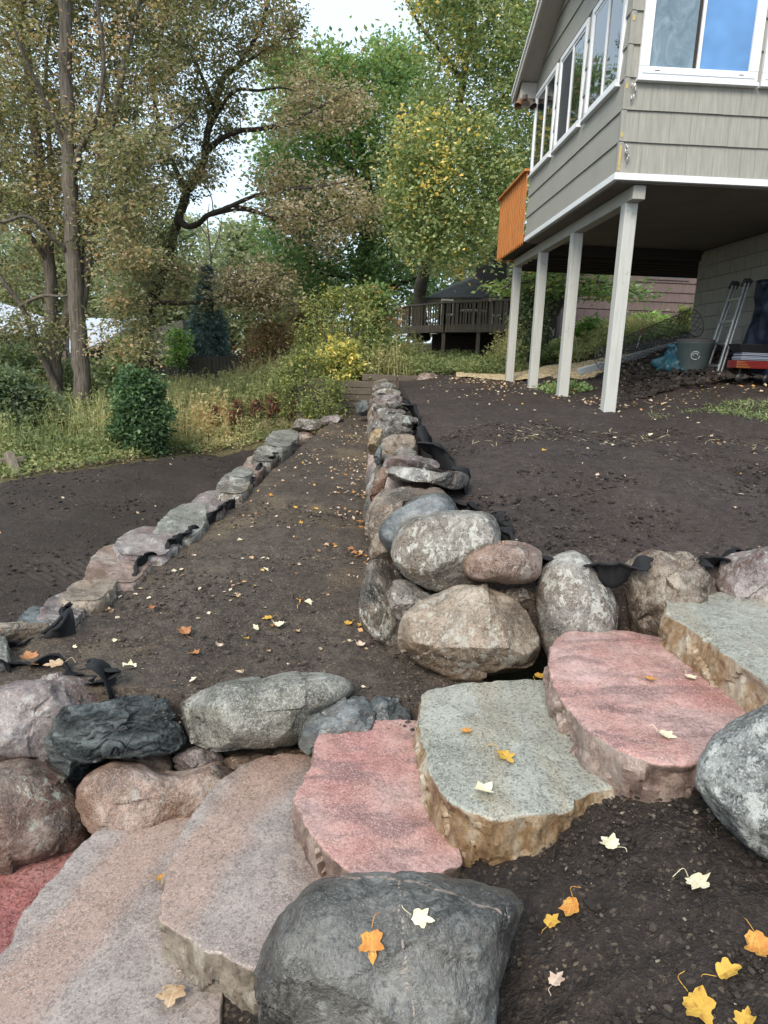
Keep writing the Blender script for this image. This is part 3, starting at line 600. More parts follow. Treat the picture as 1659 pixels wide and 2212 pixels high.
for k, (x0, y0, x1, y1, m_, lb) in enumerate(low):
    q = on_surface((x0 + x1) / 2, (y0 + y1) / 2, lambda X, Y: z_mid(X, Y) + .02); w, h = x1 - x0, y1 - y0; r_ = np.random.default_rng(k + 60)
    quad = [(x0, y1 - .12 * h), (x0 + .06 * w, y0 + .55 * h), (x0 + .30 * w, y0 + .12 * h), (x0 + .62 * w, y0), (x1 - .06 * w, y0 + .02 * h), (x1, y0 + .22 * h), (x1 - .10 * w, y0 + .62 * h), (x1 - .30 * w, y1 - .06 * h), (x0 + .40 * w, y1), (x0 + .12 * w, y1)]
    quad = [(a + r_.uniform(-.04, .04) * w, b_ + r_.uniform(-.04, .04) * h) for a, b_ in quad]
    zt_ = float(z_mid(0, q[1])) + .045 + .012 * (k % 3)
    if k < 12: slab(lw, quad, zt_, .24, S_[m_], lb, flare=.0, seed=k + 30, name='boulder', nt=120, chip=.03, tilt=(r_.uniform(-.10, .0), r_.uniform(-.06, .06)), soft=3.0)
    else: boulder(lw, blob(x0, y0, x1, y1, seed=k + 3), q[1], S_[m_], td=.28, e=.4, rough=.05, facets=4, label=lb)
    rock3d(lw, (q[0] - .03, q[1], q[2] - .30), (.24, .32, .2), S_[mats[k % 7]], seed=k + 200, res=(28, 18))
bb = boulder(None, [(768,885),(772,870),(785,864),(800,868),(805,890),(795,898),(775,897)], 13.2, S_['wetblue'], td=.2, facets=6)
tag(bb, 'blue grey boulder at the far foot of the tall wall', 'boulder')

# ------------------------------------------------------------------ the house on posts
HX, HY, HR = 2.314, 7.748, .0447
def hp(u, v, z=0.0): return np.array([HX + u * math.cos(HR) - v * math.sin(HR), HY + u * math.sin(HR) + v * math.cos(HR), z])
SHAKE = NB('painted_shakes'); _v = SHAKE.obj((38., 38., 1.3), rnd=True); _g = SHAKE.noise(_v, 1.0, 4, .6); _n = SHAKE.noise(SHAKE.obj(rnd=True), 5, 4)
_c = SHAKE.ramp(_g, [(.25, (.225, .218, .192)), (.5, (.28, .272, .24)), (.8, (.355, .342, .302))])
_c = SHAKE.mix(SHAKE.ramp(_n, [(.5, 0.), (.8, .3)]), _c, (.20, .185, .15))
SHAKE = SHAKE.done(_c, .6, SHAKE.bump(_g, .6, .004))
SIDE = plain('painted_siding', (.295, .287, .258), .55, .06, 2.0)
TRIM = plain('white_trim', (.72, .74, .76), .45, .04, 3.0)
VINYL = plain('white_vinyl', (.78, .80, .83), .35, .03, 3.0)
_b = NB('grey_post_paint'); _v = _b.obj((22., 22., 2.), rnd=True); _g = _b.noise(_v, 1.0, 4, .6); _n = _b.noise(_b.obj(rnd=True), 7, 5, .75)
_c = _b.ramp(_g, [(.3, (.40, .40, .37)), (.5, (.46, .46, .43)), (.75, (.50, .50, .475))])
POST = _b.done(_b.mix(_b.ramp(_n, [(.60, 0.), (.70, .6)]), _c, (.24, .22, .19)), .6, _b.bump(_g, .4, .003))
BEAM = plain('grey_beam_paint', (.33, .32, .285), .6, .08, 3.0)
FASCIA = plain('eave_paint', (.42, .40, .365), .55, .06, 3.0)
ORANGE = wood('orange_stained_cedar', (.50, .18, .045), .5, (14., 14., 1.0), .7, .2)
SHINGLE = plain('roof_shingle_dark', (.03, .03, .032), .85, .3, 30.0, bumps=.6)
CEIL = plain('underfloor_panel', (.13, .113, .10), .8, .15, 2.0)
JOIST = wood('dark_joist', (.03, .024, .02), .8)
BLOCK = plain('painted_block', (.27, .262, .235), .8, .1, 5.0, bumps=.5)
MORTAR = plain('mortar', (.25, .24, .22), .9, .1, 9.0)
TAPE = plain('yellow_primer_wear', (.50, .37, .13), .7, .1, 20.0)
SILV = plain('silver_clip', (.6, .6, .6), .35, .3, 40.0, metal=.8)
def glass(name, c, rough=.03, spec=.9, wob=0.0):
    b = NB(name); n = b.noise(b.obj(rnd=True), 2.2, 2)
    return b.done(b.ramp(n, [(.3, tuple(x * .7 for x in c)), (.7, tuple(min(1, x * 1.25) for x in c))]), rough, b.bump(n, wob, .05) if wob else None, spec)
GLASS = glass('window_glass', (.012, .016, .02), .02, 1.0, .06); GLASS.node_tree.nodes['Principled BSDF'].inputs['IOR'].default_value = 2.1
SCREEN = glass('insect_screen', (.05, .05, .055), .5, .3)
BLUE_PANE = glass('blue_pane', (.115, .26, .52), .12, .5)  # mottled blue base colour for the right-hand front panes
CURT = NB('pane_with_plastic_sheet'); _n = CURT.noise(CURT.obj((1., 1., .6), rnd=True), 6, 4, .6, 1.2)
CURT = CURT.done(CURT.ramp(_n, [(.3, (.10, .15, .20)), (.55, (.17, .235, .29)), (.75, (.27, .35, .40))]), .15)

house = thing('house_on_posts', 'grey green shake sided house corner raised on posts', 'house', (HX, HY, 0), HR)
house.location = (HX, HY, 0)
ZS = 3.897; LAP = .2985; Z0 = 3.964
LV = 3.97; UR = 4.6
# solid wall core behind the siding
box('wall_core', .03, UR, .03, LV - .03, ZS + .03, 6.15, SIDE, house)
Vg = np.array([(.03, .03, 6.15), (.03, LV - .03, 6.15), (.03, LV / 2, 7.05), (UR, .03, 6.15), (UR, LV - .03, 6.15), (UR, LV / 2, 7.05)])
obj('gable_wall', mesh_np('gable_wall', Vg, [np.array([(0, 2, 1), (3, 4, 5)]), np.array([(0, 3, 5, 2), (1, 2, 5, 4), (0, 1, 4, 3)])], SIDE), house)
# long clapboard courses on the gable side, each leaning out at its lower edge; windows interrupt them
WIN_V = [(.158, 1.288), (1.443, 2.59), (2.732, 3.905)]; WZ0, WZ1 = 4.86, 6.02
def course(name, v0, v1, za, zb, mat):
    V = np.array([(-.022, v0, za), (.03, v0, za), (.03, v0, zb), (-.004, v0, zb), (-.022, v1, za), (.03, v1, za), (.03, v1, zb), (-.004, v1, zb)])
    obj(name, mesh_np(name, V, np.array([(0, 1, 2, 3), (7, 6, 5, 4), (0, 4, 5, 1), (3, 2, 6, 7), (0, 3, 7, 4)]), mat), house)
for k in range(10):
    za, zb = Z0 + LAP * k, Z0 + LAP * (k + 1) + .012
    top = lambda v: 6.20 + .45 * (LV - v) if v > LV / 2 else 6.20 + .45 * v
    if za < WZ0 - .1: segs = [(-.018, LV)]
    elif za < WZ1 - .05: segs = [(-.018, WIN_V[0][0] - .002), (WIN_V[0][1] + .002, WIN_V[1][0] - .002), (WIN_V[1][1] + .002, WIN_V[2][0] - .002), (WIN_V[2][1] + .002, LV)]
    else:
        d = max(0, (za - 6.20) / .45 - .12); segs = [(d - .018, LV - d)]
    for s0, s1 in segs:
        if s1 - s0 > .02: course('siding_course', s0, s1, za, zb, SIDE)
# individual shakes on the front
SH_ME = {}
def shake(u0, u1, za, zb, k):
    w = u1 - u0; dz = random.uniform(-.0012, .0012); pr = random.uniform(-.0015, .0015)
    V = np.array([(0, -.024 + pr, za - Z0 + dz), (w, -.024 + pr, za - Z0 + dz), (w, .03, za - Z0 + dz), (0, .03, za - Z0 + dz), (0, -.004, zb - Z0), (w, -.004, zb - Z0), (w, .03, zb - Z0), (0, .03, zb - Z0)])
    o = obj('shake', mesh_np('shake', V, BOX_F, SHAKE), house, (u0, 0, Z0))
FW = [(.10, 1.328, 4.855, 6.05), (1.377, 2.60, 4.855, 6.05)]
for k in range(9):
    za, zb = Z0 + LAP * k, Z0 + LAP * (k + 1) + .012; u = -.020
    while u < 3.1:
        w = random.choice([.15, .19, .22, .25, .29, .33]); u1 = u + w
        if za > 4.80:
            if u < .10: u1 = min(u1, .098)
            hit = [f for f in FW if f[0] - .004 < u < f[1] + .001]
            if hit: u = hit[0][1] + .003; continue
            nxt = [f for f in FW if u < f[0] < u1]
            if nxt: u1 = nxt[0][0] - .003
        if u1 - u > .012: shake(u, u1 - .0022, za, zb, k)
        u = u1
    box('shake_corner', -.024, .014, -.027, -.0245, za + .004, zb - .02, SHAKE, house)
box('skirt_trim', -.034, UR, -.036, LV, ZS - .002, Z0 - .002, TRIM, house, .003)
# windows
def window_side(v0, v1, mats):
    w = obj('window', None, house)
    def b(nm, a0, a1, b0, b1, x0, x1, m, bev=.004): return box(nm, x0, x1, a0, a1, b0, b1, m, w, bev)
    f = .062
    b('frame', v0, v1, WZ0, WZ0 + f, -.034, .02, VINYL); b('frame', v0, v1, WZ1 - f, WZ1, -.034, .02, VINYL)
    b('frame', v0, v0 + f, WZ0 + f, WZ1 - f, -.036, .02, VINYL); b('frame', v1 - f, v1, WZ0 + f, WZ1 - f, -.036, .02, VINYL)
    vm = (v0 + v1) / 2
    b('mullion', vm - .02, vm + .02, WZ0 + f, WZ1 - f, -.026, .01, VINYL)
    b('sill', v0 - .008, v1 + .008, WZ0 - .03, WZ0, -.065, .01, VINYL)
    b('glass_pane', v0 + f, vm - .02, WZ0 + f, WZ1 - f, -.010, -.004, mats[0], 0); b('glass_pane', vm + .02, v1 - f, WZ0 + f, WZ1 - f, -.016, -.010, mats[1], 0)
    for zz in (WZ0 + f, WZ1 - f - .03): b('sash_rail', v0 + f, v1 - f, zz, zz + .03, -.02, .005, VINYL, .002)
    for a in (v0 + f, v1 - f - .028): b('sash_stile', a, a + .028, WZ0 + f + .03, WZ1 - f - .03, -.021, .005, VINYL, .002)
window_side(*WIN_V[0], (GLASS, GLASS)); window_side(*WIN_V[1], (GLASS, SCREEN)); window_side(*WIN_V[2], (GLASS, GLASS))
for i, (u0, u1, za, zb) in enumerate(FW):
    w = obj('window', None, house); f = .10
    def b(nm, a0, a1, b0, b1, y0, y1, m, bev=.004): return box(nm, a0, a1, y0, y1, b0, b1, m, w, bev)
    b('frame', u0, u1, za, za + f, -.055, .02, VINYL); b('frame', u0, u1, zb - f, zb, -.055, .02, VINYL)
    b('frame', u0, u0 + f, za + f, zb - f, -.057, .02, VINYL); b('frame', u1 - f, u1, za + f, zb - f, -.057, .02, VINYL)
    b('casing_lip', u0 + .03, u1 - .03, za + .035, za + .045, -.064, -.055, VINYL, .002)
    um = u0 + .59
    b('mullion', um, um + .03, za + f, zb - f, -.045, .015, VINYL)
    b('sash_gap', um - .032, um - .002, za + f, zb - f, -.02, -.012, JOIST, 0)
    b('glass_pane', u0 + f, um - .034, za + f, zb - f, -.015, -.006, CURT, 0); b('glass_pane', um + .03, u1 - f, za + f, zb - f, -.03, -.02, BLUE_PANE, 0)
    b('sill', u0 - .012, u1 + .012, za - .035, za, -.075, .01, VINYL)
    for a in (u0 + .16, u1 - .2): b('weep_slot', a, a + .05, za + .06, za + .066, -.0585, -.056, JOIST, 0)
# worn corner: primer showing and bent clips
for za, h_ in ((4.02, .20), (4.30, .05), (4.75, .05), (5.36, .05), (3.98, .05)):
    box('bare_primer', -.010, .012, -.031, -.0285, za, za + h_, TAPE, house)
for zc in (4.17, 4.74):
    lst = []
    for k in range(9):
        a = np.array([.065 + random.uniform(-.02, .02), -.045, zc + random.uniform(-.07, .07)]); lst.append((np.array([a, a + [random.uniform(-.012, .012), -.01, -random.uniform(.03, .07)]]), .006))
    obj('wire_clip', tubes_me('wire_clip', lst, SILV, 4), house)
# gable roof with rake overhang, soffit, fascia and eave return
OV = .30
def slope(v): return 6.20 + .455 * (LV - v) + .02
roof = obj('roof', None, house)
for sgn in (1, -1):
    def vv(v): return v if sgn > 0 else LV - v
    e, r = LV + .30, LV / 2
    V = [(-OV - .03, vv(e), slope(e) + .05), (UR + .3, vv(e), slope(e) + .05), (UR + .3, vv(r), slope(r) + .05), (-OV - .03, vv(r), slope(r) + .05)]
    V2 = [(x, y, z + .05) for x, y, z in V]
    F_ = BOX_F if sgn > 0 else BOX_F[:, ::-1]
    obj('shingles', mesh_np('shingles', np.array(V + V2), F_, SHINGLE), roof)
    V = [(-OV, vv(e), slope(e) - .0), (.02, vv(e), slope(e)), (.02, vv(r), slope(r)), (-OV, vv(r), slope(r))]
    obj('rake_soffit', mesh_np('rake_soffit', np.array(V + [(x, y, z + .045) for x, y, z in V]), F_, FASCIA), roof)
    V = [(-OV - .025, vv(e), slope(e) - .09), (-OV + .012, vv(e), slope(e) - .09), (-OV + .012, vv(r), slope(r) - .09), (-OV - .025, vv(r), slope(r) - .09)]
    obj('rake_fascia', mesh_np('rake_fascia', np.array(V + [(x, y, z + .145) for x, y, z in V]), F_, FASCIA), roof)
    V = [(x - .02, y, z + .1) for x, y, z in V]
    obj('drip_edge', mesh_np('drip_edge', np.array([(x, y, z) for x, y, z in V] + [(x, y, z + .045) for x, y, z in V]), F_, TRIM), roof)
box('eave_return', -.26, .0, LV - .02, LV + .28, 5.98, 6.20, FASCIA, roof, .004)
box('eave_fascia', -OV, UR, LV + .281, LV + .31, 5.95, 6.12, TRIM, roof)
fl = thing('flood_light', 'twin rusty flood lamp under the far eave corner of the house', 'lamp', hp(-.2, LV - .08, 5.95))
FLM = plain('flood_metal', (.09, .07, .06), .5, .3, 20.0)
RUSTY = plain('flood_rust', (.22, .11, .06), .6, .3, 20.0)
obj('mount', tubes_me('mount', [(np.array([(0, 0, .05), (0, 0, -.01)]), .04), (np.array([(-.06, 0, -.01), (.1, 0, -.01)]), .018)], FLM, 10), fl)
for dx, m_ in ((-.09, RUSTY), (.1, FLM)):
    p = np.array([(dx * .4, 0, -.01), (dx * .7, -.02, -.03), (dx, -.05, -.07), (dx * 1.25, -.08, -.13)])
    obj('lamp_head', tubes_me('lamp_head', [(p, [.02, .03, .04, .06])], m_, 12), fl)
# underside
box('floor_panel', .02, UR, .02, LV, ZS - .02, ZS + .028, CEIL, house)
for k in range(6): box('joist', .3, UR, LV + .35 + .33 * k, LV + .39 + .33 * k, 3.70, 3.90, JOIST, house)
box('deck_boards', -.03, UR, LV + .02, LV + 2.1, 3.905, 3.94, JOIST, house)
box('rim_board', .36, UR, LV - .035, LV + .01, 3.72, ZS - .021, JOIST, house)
# beam and posts
box('beam', .215, .35, .06, 5.75, 3.735, ZS - .022, BEAM, house, .006)
for i, v in enumerate((.22, 2.07, 3.79, 5.62)):
    zg = float(z_up(*hp(.27, v)[:2])) - .12
    tw = .012 * (i - 1)
    o = box('post', .205, .345, v, v + .14, zg, 3.734, POST, house, .008)
# orange cedar railing on the deck side
rail = obj('deck_railing', None, house)
for k in range(15):
    v = LV + .06 + k * .144
    V = box_v(-.050, -.030, v, v + .075, 3.86, 4.955); V[0, 2] += .04; V[3, 2] += .04
    bevel(obj('baluster', mesh_np('baluster', V, BOX_F, ORANGE), rail), .004)
box('top_rail', -.10, .05, LV + .02, LV + 2.2, 4.957, 4.995, ORANGE, rail, .005)
box('bottom_rail', -.0, .03, LV + .04, LV + 2.18, 3.95, 4.04, ORANGE, rail, .004)
for k in range(14): box('baluster', .06 + k * .144, .145 + k * .144, LV + 2.12, LV + 2.16, 3.86, 4.955, ORANGE, rail)
# concrete block wall under the house
bw = obj('block_wall', None, house)
box('mortar_core', 2.925, 3.10, -.3, LV - .01, 1.3, 3.86, MORTAR, bw)
bme = boxes_me('block', [(-.012, .012, 0, .39, 0, .19)], BLOCK)
for r in range(11):
    v = LV - .4 + (.2 if r % 2 else 0)
    while v > -.4:
        if v + .39 <= LV + .01: obj('block', bme, bw, (2.915, v, 1.62 + r * .2))
        v -= .4
    if r % 2: obj('block', boxes_me('block', [(-.012, .012, 0, .19, 0, .19)], BLOCK), bw, (2.915, LV - .2, 1.62 + r * .2))
box('block_end', 2.90, 3.10, LV - .012, LV + .012, 1.6, 3.84, BLOCK, bw)

# ------------------------------------------------------------------ things kept under the house
ALU = plain('aluminium', (.52, .54, .56), .35, .1, 8.0, metal=.85)
BLACKP = plain('black_plastic', (.012, .012, .014), .5, .2)
def hz(u, v): return float(z_up(*hp(u, v)[:2]))
lad = thing('ladder', 'folded aluminium multi position ladder leaning on the block wall', 'ladder', hp(2.25, 1.9, hz(2.25, 1.9)), HR)
a0, a1 = np.array([0, 0, 0.]), np.array([.30, .12, 1.25])
for k, off in enumerate((0, .07)):
    for sx in (-.2, .2):
        q0, q1 = a0 + [0 + off * .7, sx, 0], a1 + [off * .7, sx * .8, 0]
        bar('side_rail', q0, q1, .022, .045, ALU, lad, .003)
        bar('hinge', q1 + [-.02, 0, -.05], q1 + [.03, 0, .06], .04, .08, BLACKP, lad, .03)
    if k == 0:
        for t in (.12, .36, .6, .84):
            q = a0 + (a1 - a0) * t; bar('rung', q + [0, -.2 + .04 * t, 0], q + [0, .2 - .04 * t, 0], .03, .03, ALU, lad, .003)
gut = thing('downspout', 'long grey metal downspout lying on the wood chips', 'downspout', hp(1.0, 4.1, hz(1., 4.1)), HR)
q0, q1 = P(1250, 803, 10.9), P(1478, 740, 11.4)
DSP = plain('downspout_paint', (.42, .45, .47), .45, .08)
gl = np.array(gut.location); Rz = np.array([[math.cos(HR), math.sin(HR), 0], [-math.sin(HR), math.cos(HR), 0], [0, 0, 1]])
loc = lambda p: Rz @ (np.array(p) - gl)
bar('pipe', loc(q0), loc(q1), .07, .10, DSP, gut, .01)
bar('pipe_lip', loc(q0 + [0, -.037, .05]), loc(q1 + [0, -.037, .05]), .012, .02, TRIM, gut)
# roll of wire mesh
WIRE = plain('dark_wire', (.10, .10, .095), .5, .2, metal=.6)
wr = thing('wire_mesh_roll', 'loose roll of wire mesh fencing beside the ladder', 'wire mesh', hp(1.95, 2.9, hz(1.95, 2.9) + .1), HR)
lst = []
ax0, ax1 = np.array([-.95, -.1, -.05]), np.array([.55, .15, .55]); axd = ax1 - ax0; axn = axd / np.linalg.norm(axd)
s1 = np.cross(axn, [0, 0, 1]); s1 /= np.linalg.norm(s1); s2 = np.cross(s1, axn)
for k in range(16):
    for hand in (1, -1):
        t = np.linspace(0, 1, 26); a = 2 * np.pi * (k / 16 + hand * t * .9); rr = .17 + .05 * t
        pts = ax0 + axd * t[:, None] + rr[:, None] * (np.cos(a)[:, None] * s1 + np.sin(a)[:, None] * s2)
        lst.append((pts, .0035))
for t in (0, 1):
    a = np.linspace(0, 2 * np.pi, 24); rr = .17 + .05 * t; lst.append((ax0 + axd * t + rr * (np.cos(a)[:, None] * s1 + np.sin(a)[:, None] * s2), .005))
obj('wire_net', tubes_me('wire_net', lst, WIRE, 3), wr)
# blue bag, grey bin, carts and clutter
def lathe(name, prof, mat, parent, seg=24, loc=(0, 0, 0), squash=(1, 1), wob=0.0, seed=0):
    th = np.linspace(0, 2 * np.pi, seg, endpoint=False); V = []
    for r, z in prof: V.append(np.stack([r * np.cos(th) * squash[0], r * np.sin(th) * squash[1], np.full(seg, z)], -1))
    V = np.concatenate(V)
    if wob: V = V + (V * [1, 1, 0]) * (wob * fbm(V * 9 + seed, 3, seed))[:, None] * 4 + [0, 0, 1] * (wob * .15 * fbm(V * 7, 2, seed + 1))[:, None]
    n = len(prof); i = np.arange(n - 1)[:, None] * seg; j = np.arange(seg)[None]; k = (j + 1) % seg
    return obj(name, mesh_np(name, V, np.stack([i + j, i + k, i + seg + k, i + seg + j], -1).reshape(-1, 4), mat, True), parent, loc)
BAGM = glass('blue_plastic_film', (.04, .13, .17), .3, .5); TARP = plain('navy_tarp', (.012, .02, .045), .45, .3, 5.0)
bag = thing('plastic_bag', 'crumpled blue plastic bag on the mulch pile', 'bag', hp(1.95, 2.35, hz(1.95, 2.35)), HR); bag.scale = (.85, .85, .85)
lathe('sack', [(0, .0), (.2, .0), (.27, .05), (.26, .12), (.25, .19), (.21, .26), (.19, .32), (.14, .37), (.1, .41), (.13, .46), (.08, .47), (0, .42)], BAGM, bag, 56, wob=.2, squash=(1, .8))
BINM = plain('grey_bin_plastic', (.10, .125, .12), .5, .1)
bn = thing('storage_bin', 'grey green plastic bin with a white mark behind the ladder', 'bin', hp(2.12, 2.15, hz(2.12, 2.15)), HR)
lathe('tub', [(0, 0), (.17, 0), (.19, .02), (.235, .40), (.245, .41), (.245, .43), (.22, .43), (.205, .38), (0, .36)], BINM, bn, 32)
lathe('lid', [(.25, .43), (.255, .46), (.2, .475), (0, .48)], plain('bin_lid', (.09, .075, .07), .6), bn, 32)
mk = []
for rr, a0_, a1_ in ((.055, .6, 5.2), (.03, 0, 3.4), (.055, 5.5, 6.2)):
    a = np.linspace(a0_, a1_, 16); th_ = -math.pi / 2 - .35 + np.cos(a) * rr / .222
    mk.append((np.stack([.226 * np.cos(th_), .226 * np.sin(th_), .24 + np.sin(a) * rr], -1), .006))
obj('white_mark', tubes_me('white_mark', mk, plain('white_print', (.62, .64, .64), .6), 4), bn)
tp = thing('tarp', 'dark blue tarp hanging behind the ladder', 'tarp', hp(2.6, 1.6, hz(2.6, 1.6)), HR)
ty, tz = np.meshgrid(np.linspace(-.55, .5, 40), np.linspace(0, 1.35, 30))
tx = .17 + .10 * fbm2(ty, tz, 3.0, 3, 4) - .08 * (tz < .3) * (.3 - tz)
i = np.arange(29)[:, None] * 40; j = np.arange(39)[None]
o = obj('sheet', mesh_np('sheet', np.stack([tx, ty * (1 - .3 * tz / 1.35), tz], -1).reshape(-1, 3), np.stack([i + j, i + j + 1, i + 41 + j, i + 40 + j], -1).reshape(-1, 4), TARP, True), tp)
o.modifiers.new('thickness', 'SOLIDIFY').thickness = .01
RED = plain('red_plastic', (.17, .016, .014), .4, .15); YEL = plain('yellow_stripe', (.26, .12, .02), .5, .2)
crt = thing('toy_wagon', 'red wagon box with yellow stripes under folded cushions', 'wagon', hp(2.58, 1.5, hz(2.58, 1.5)), HR); crt.scale = (.64, .64, .64)
box('tray', -.38, .40, -.2, .2, .30, .46, RED, crt, .02); 
for k in range(3): box('stripe', -.384 + .0, -.20 - .05 * k + .1, -.203, -.2005, .32 + .05 * k, .34 + .05 * k, YEL, crt)
for sx in (-.28, .3):
    for sy in (-.2, .2):
        lathe('wheel', [(0, -.02), (.09, -.02), (.1, 0), (.09, .02), (0, .02)], BLACKP, crt, 20, (sx, sy, .1)).rotation_euler = (math.pi / 2, 0, 0)
        bar('strut', (sx, sy * .8, .1), (sx, sy * .8, .31), .02, .02, BLACKP, crt)
STR = NB('striped_cushion'); _w = STR.n('TexWave', {'Vector': STR.obj(), 'Scale': 9.0}, bands_direction='Z').outputs['Fac']
STR = STR.done(STR.ramp(_w, [(.4, (.05, .07, .14)), (.55, (.30, .33, .38))]), .9)
cu = thing('cushion', 'blue striped cushion folded on the red wagon', 'cushion', hp(2.58, 1.5, hz(2.58, 1.5) + .46 * .64), HR); cu.scale = (.64, .64, .64)
bevel(box('pad', -.30, .36, -.2, .2, .0, .09, STR, cu), .03, 3); bevel(box('pad', -.28, .34, -.19, .19, .092, .16, STR, cu), .03, 3)
bx_ = thing('black_tub', 'black plastic tub on top of the striped cushion', 'tub', hp(2.58, 1.52, hz(2.58, 1.5) + .625 * .64), HR); bx_.scale = (.64, .64, .64)
V = np.array([(-.3, -.17, 0), (.3, -.17, 0), (.3, .17, 0), (-.3, .17, 0), (-.40, -.22, .17), (.40, -.22, .17), (.40, .22, .17), (-.40, .22, .17)])
bevel(obj('tub_body', mesh_np('tub_body', V, BOX_F, BLACKP), bx_), .015)
BROOM = wood('broom_straw', (.16, .085, .045), .8, (20., 20., 1.0))
br = thing('corn_broom', 'brown straw broom leaning beside the wagon', 'broom', hp(2.75, .62, hz(2.75, .62)), HR)
V, F = [], []
for k in range(60):
    u_ = random.uniform(-.2, .12); tube(np.array([(u_ - .05, random.uniform(-.03, .03), 0), (.13 + u_ * .25, random.uniform(-.02, .02), .38)]), .008, 4, V, F)
obj('bristles', mesh_np('bristles', np.concatenate(V), np.concatenate(F), BROOM), br)
obj('handle', tubes_me('handle', [(np.array([(.12, 0, .36), (.42, .05, 1.0)]), .013)], wood('broom_handle', (.25, .14, .07)), 8), br)
BLUE = plain('blue_plastic', (.02, .085, .32), .4, .1); PINK = plain('pink_plastic', (.5, .16, .26), .45, .1); WHITEP = plain('white_plastic', (.68, .68, .64), .5, .08)
bd = thing('blue_barrel', 'blue plastic drum at the right frame edge under the house', 'drum', hp(3.18 - .35, .35, hz(2.83, .35)), HR)
lathe('drum_body', [(0, 0), (.19, 0), (.2, .02), (.2, .6), (.21, .62), (.21, .64), (.18, .66), (0, .66)], BLUE, bd, 32)
pk = thing('pink_bucket', 'pink plastic bucket beside the white crate', 'bucket', hp(2.62, .42, hz(2.62, .42)), HR)
lathe('pail', [(0, 0), (.1, 0), (.13, .34), (.14, .35), (.14, .37), (.125, .37), (.09, .03), (0, .02)], PINK, pk, 28)
wc = thing('lattice_crate', 'white plastic lattice crate at the right frame edge', 'crate', hp(2.78, .10, hz(2.78, .10)), HR)
for x0_, y0_, x1_, y1_ in ((-.22, -.13, .32, -.13), (-.22, .13, .32, .13), (-.22, -.13, -.22, .13), (.32, -.13, .32, .13)):
    for z in (.012, .27): bar('rim', (x0_, y0_, z), (x1_, y1_, z), .014, .024, WHITEP, wc)
    n_ = 9 if abs(x1_ - x0_) > .3 else 4
    for k in range(n_):
        for s_ in (1, -1):
            t0, t1 = (k + .5 - .5 * s_) / n_, (k + .5 + .5 * s_) / n_
            bar('lattice_bar', (x0_ + (x1_ - x0_) * t0, y0_ + (y1_ - y0_) * t0, .02), (x0_ + (x1_ - x0_) * t1, y0_ + (y1_ - y0_) * t1, .26), .009, .009, WHITEP, wc)
cd = tag(obj('cable', tubes_me('cable', [(curve([hp(2.5, -.05, hz(2.5, 0) + .012), hp(2.65, -.12, hz(2.6, 0) + .012), hp(2.8, -.03, hz(2.8, 0) + .06), hp(2.86, -.08, hz(2.8, 0) + .4), hp(2.9, .1, hz(2.8, 0) + .62)], 10), .006)], WHITEP, 6)), 'white cable trailing over the lattice crate', 'cable')
STK = plain('stake_white', (.6, .6, .56), .5); 
sk = thing('marker_stake', 'thin white marker stake with an orange tip behind a post', 'stake', P(1366, 775, 12.6))
obj('rod', tubes_me('rod', [(np.array([(0, 0, -.1), (.10, .0, .42)]), .009)], STK, 6), sk)
obj('tip', tubes_me('tip', [(np.array([(.10, 0, .42), (.13, .0, .56)]), .011)], plain('orange_tip', (.6, .1, .03), .5), 6), sk)

# ------------------------------------------------------------------ neighbour's brown house and deck, behind
BRN = wood('brown_weathered_siding', (.125, .085, .078), .75, (9., 9., .7), .5)
BRN_D = wood('dark_brown_siding', (.028, .022, .024), .75, (1., 9., 9.))
BRBLK = plain('brown_painted_block', (.115, .082, .080), .8, .1, 4.0, bumps=.3)
DKROOF = plain('charcoal_shingles', (.055, .055, .055), .9, .4, 5.0, bumps=.8)
GREYW = wood('weathered_deck_wood', (.155, .13, .105), .8, (6., 6., 6.))
nb = thing('brown_house', 'brown sided neighbour house with block foundation behind the posts', 'house', (6.5, 21, 0), .06)
# long wall seen under the raised floor
o = box('wall_core', -3.2, 6.5, .05, 5, 2.0, 5.6, BRN_D, nb)
for k in range(7):
    z = 3.62 + k * .27
    V = np.array([(-3.2, -.005, z), (6.5, -.005, z), (6.5, .06, z), (-3.2, .06, z), (-3.2, .03, z + .28), (6.5, .03, z + .28), (6.5, .06, z + .28), (-3.2, .06, z + .28)])
    obj('siding_course', mesh_np('siding_course', V, BOX_F, BRN), nb)
bb_ = boxes_me('foundation_block', [(0, .39, -.01, .04, 0, .195)], BRBLK)
for r in range(7):
    x = -3.2 + (.2 if r % 2 else 0)
    while x < 6: obj('foundation_block', bb_, nb, (x, 0, 2.2 + r * .2)); x += .4
wd = obj('window', None, nb)
box('frame', .95, 2.25, -.03, .04, 4.5, 4.56, BRN, wd); box('frame', .95, 1.0, -.03, .04, 4.56, 5.2, BRN, wd); box('frame', 2.2, 2.25, -.03, .04, 4.56, 5.2, BRN, wd); box('pane', 1.0, 2.2, -.012, -.008, 4.56, 5.2, glass('house_pane', (.05, .06, .06), .08), wd)
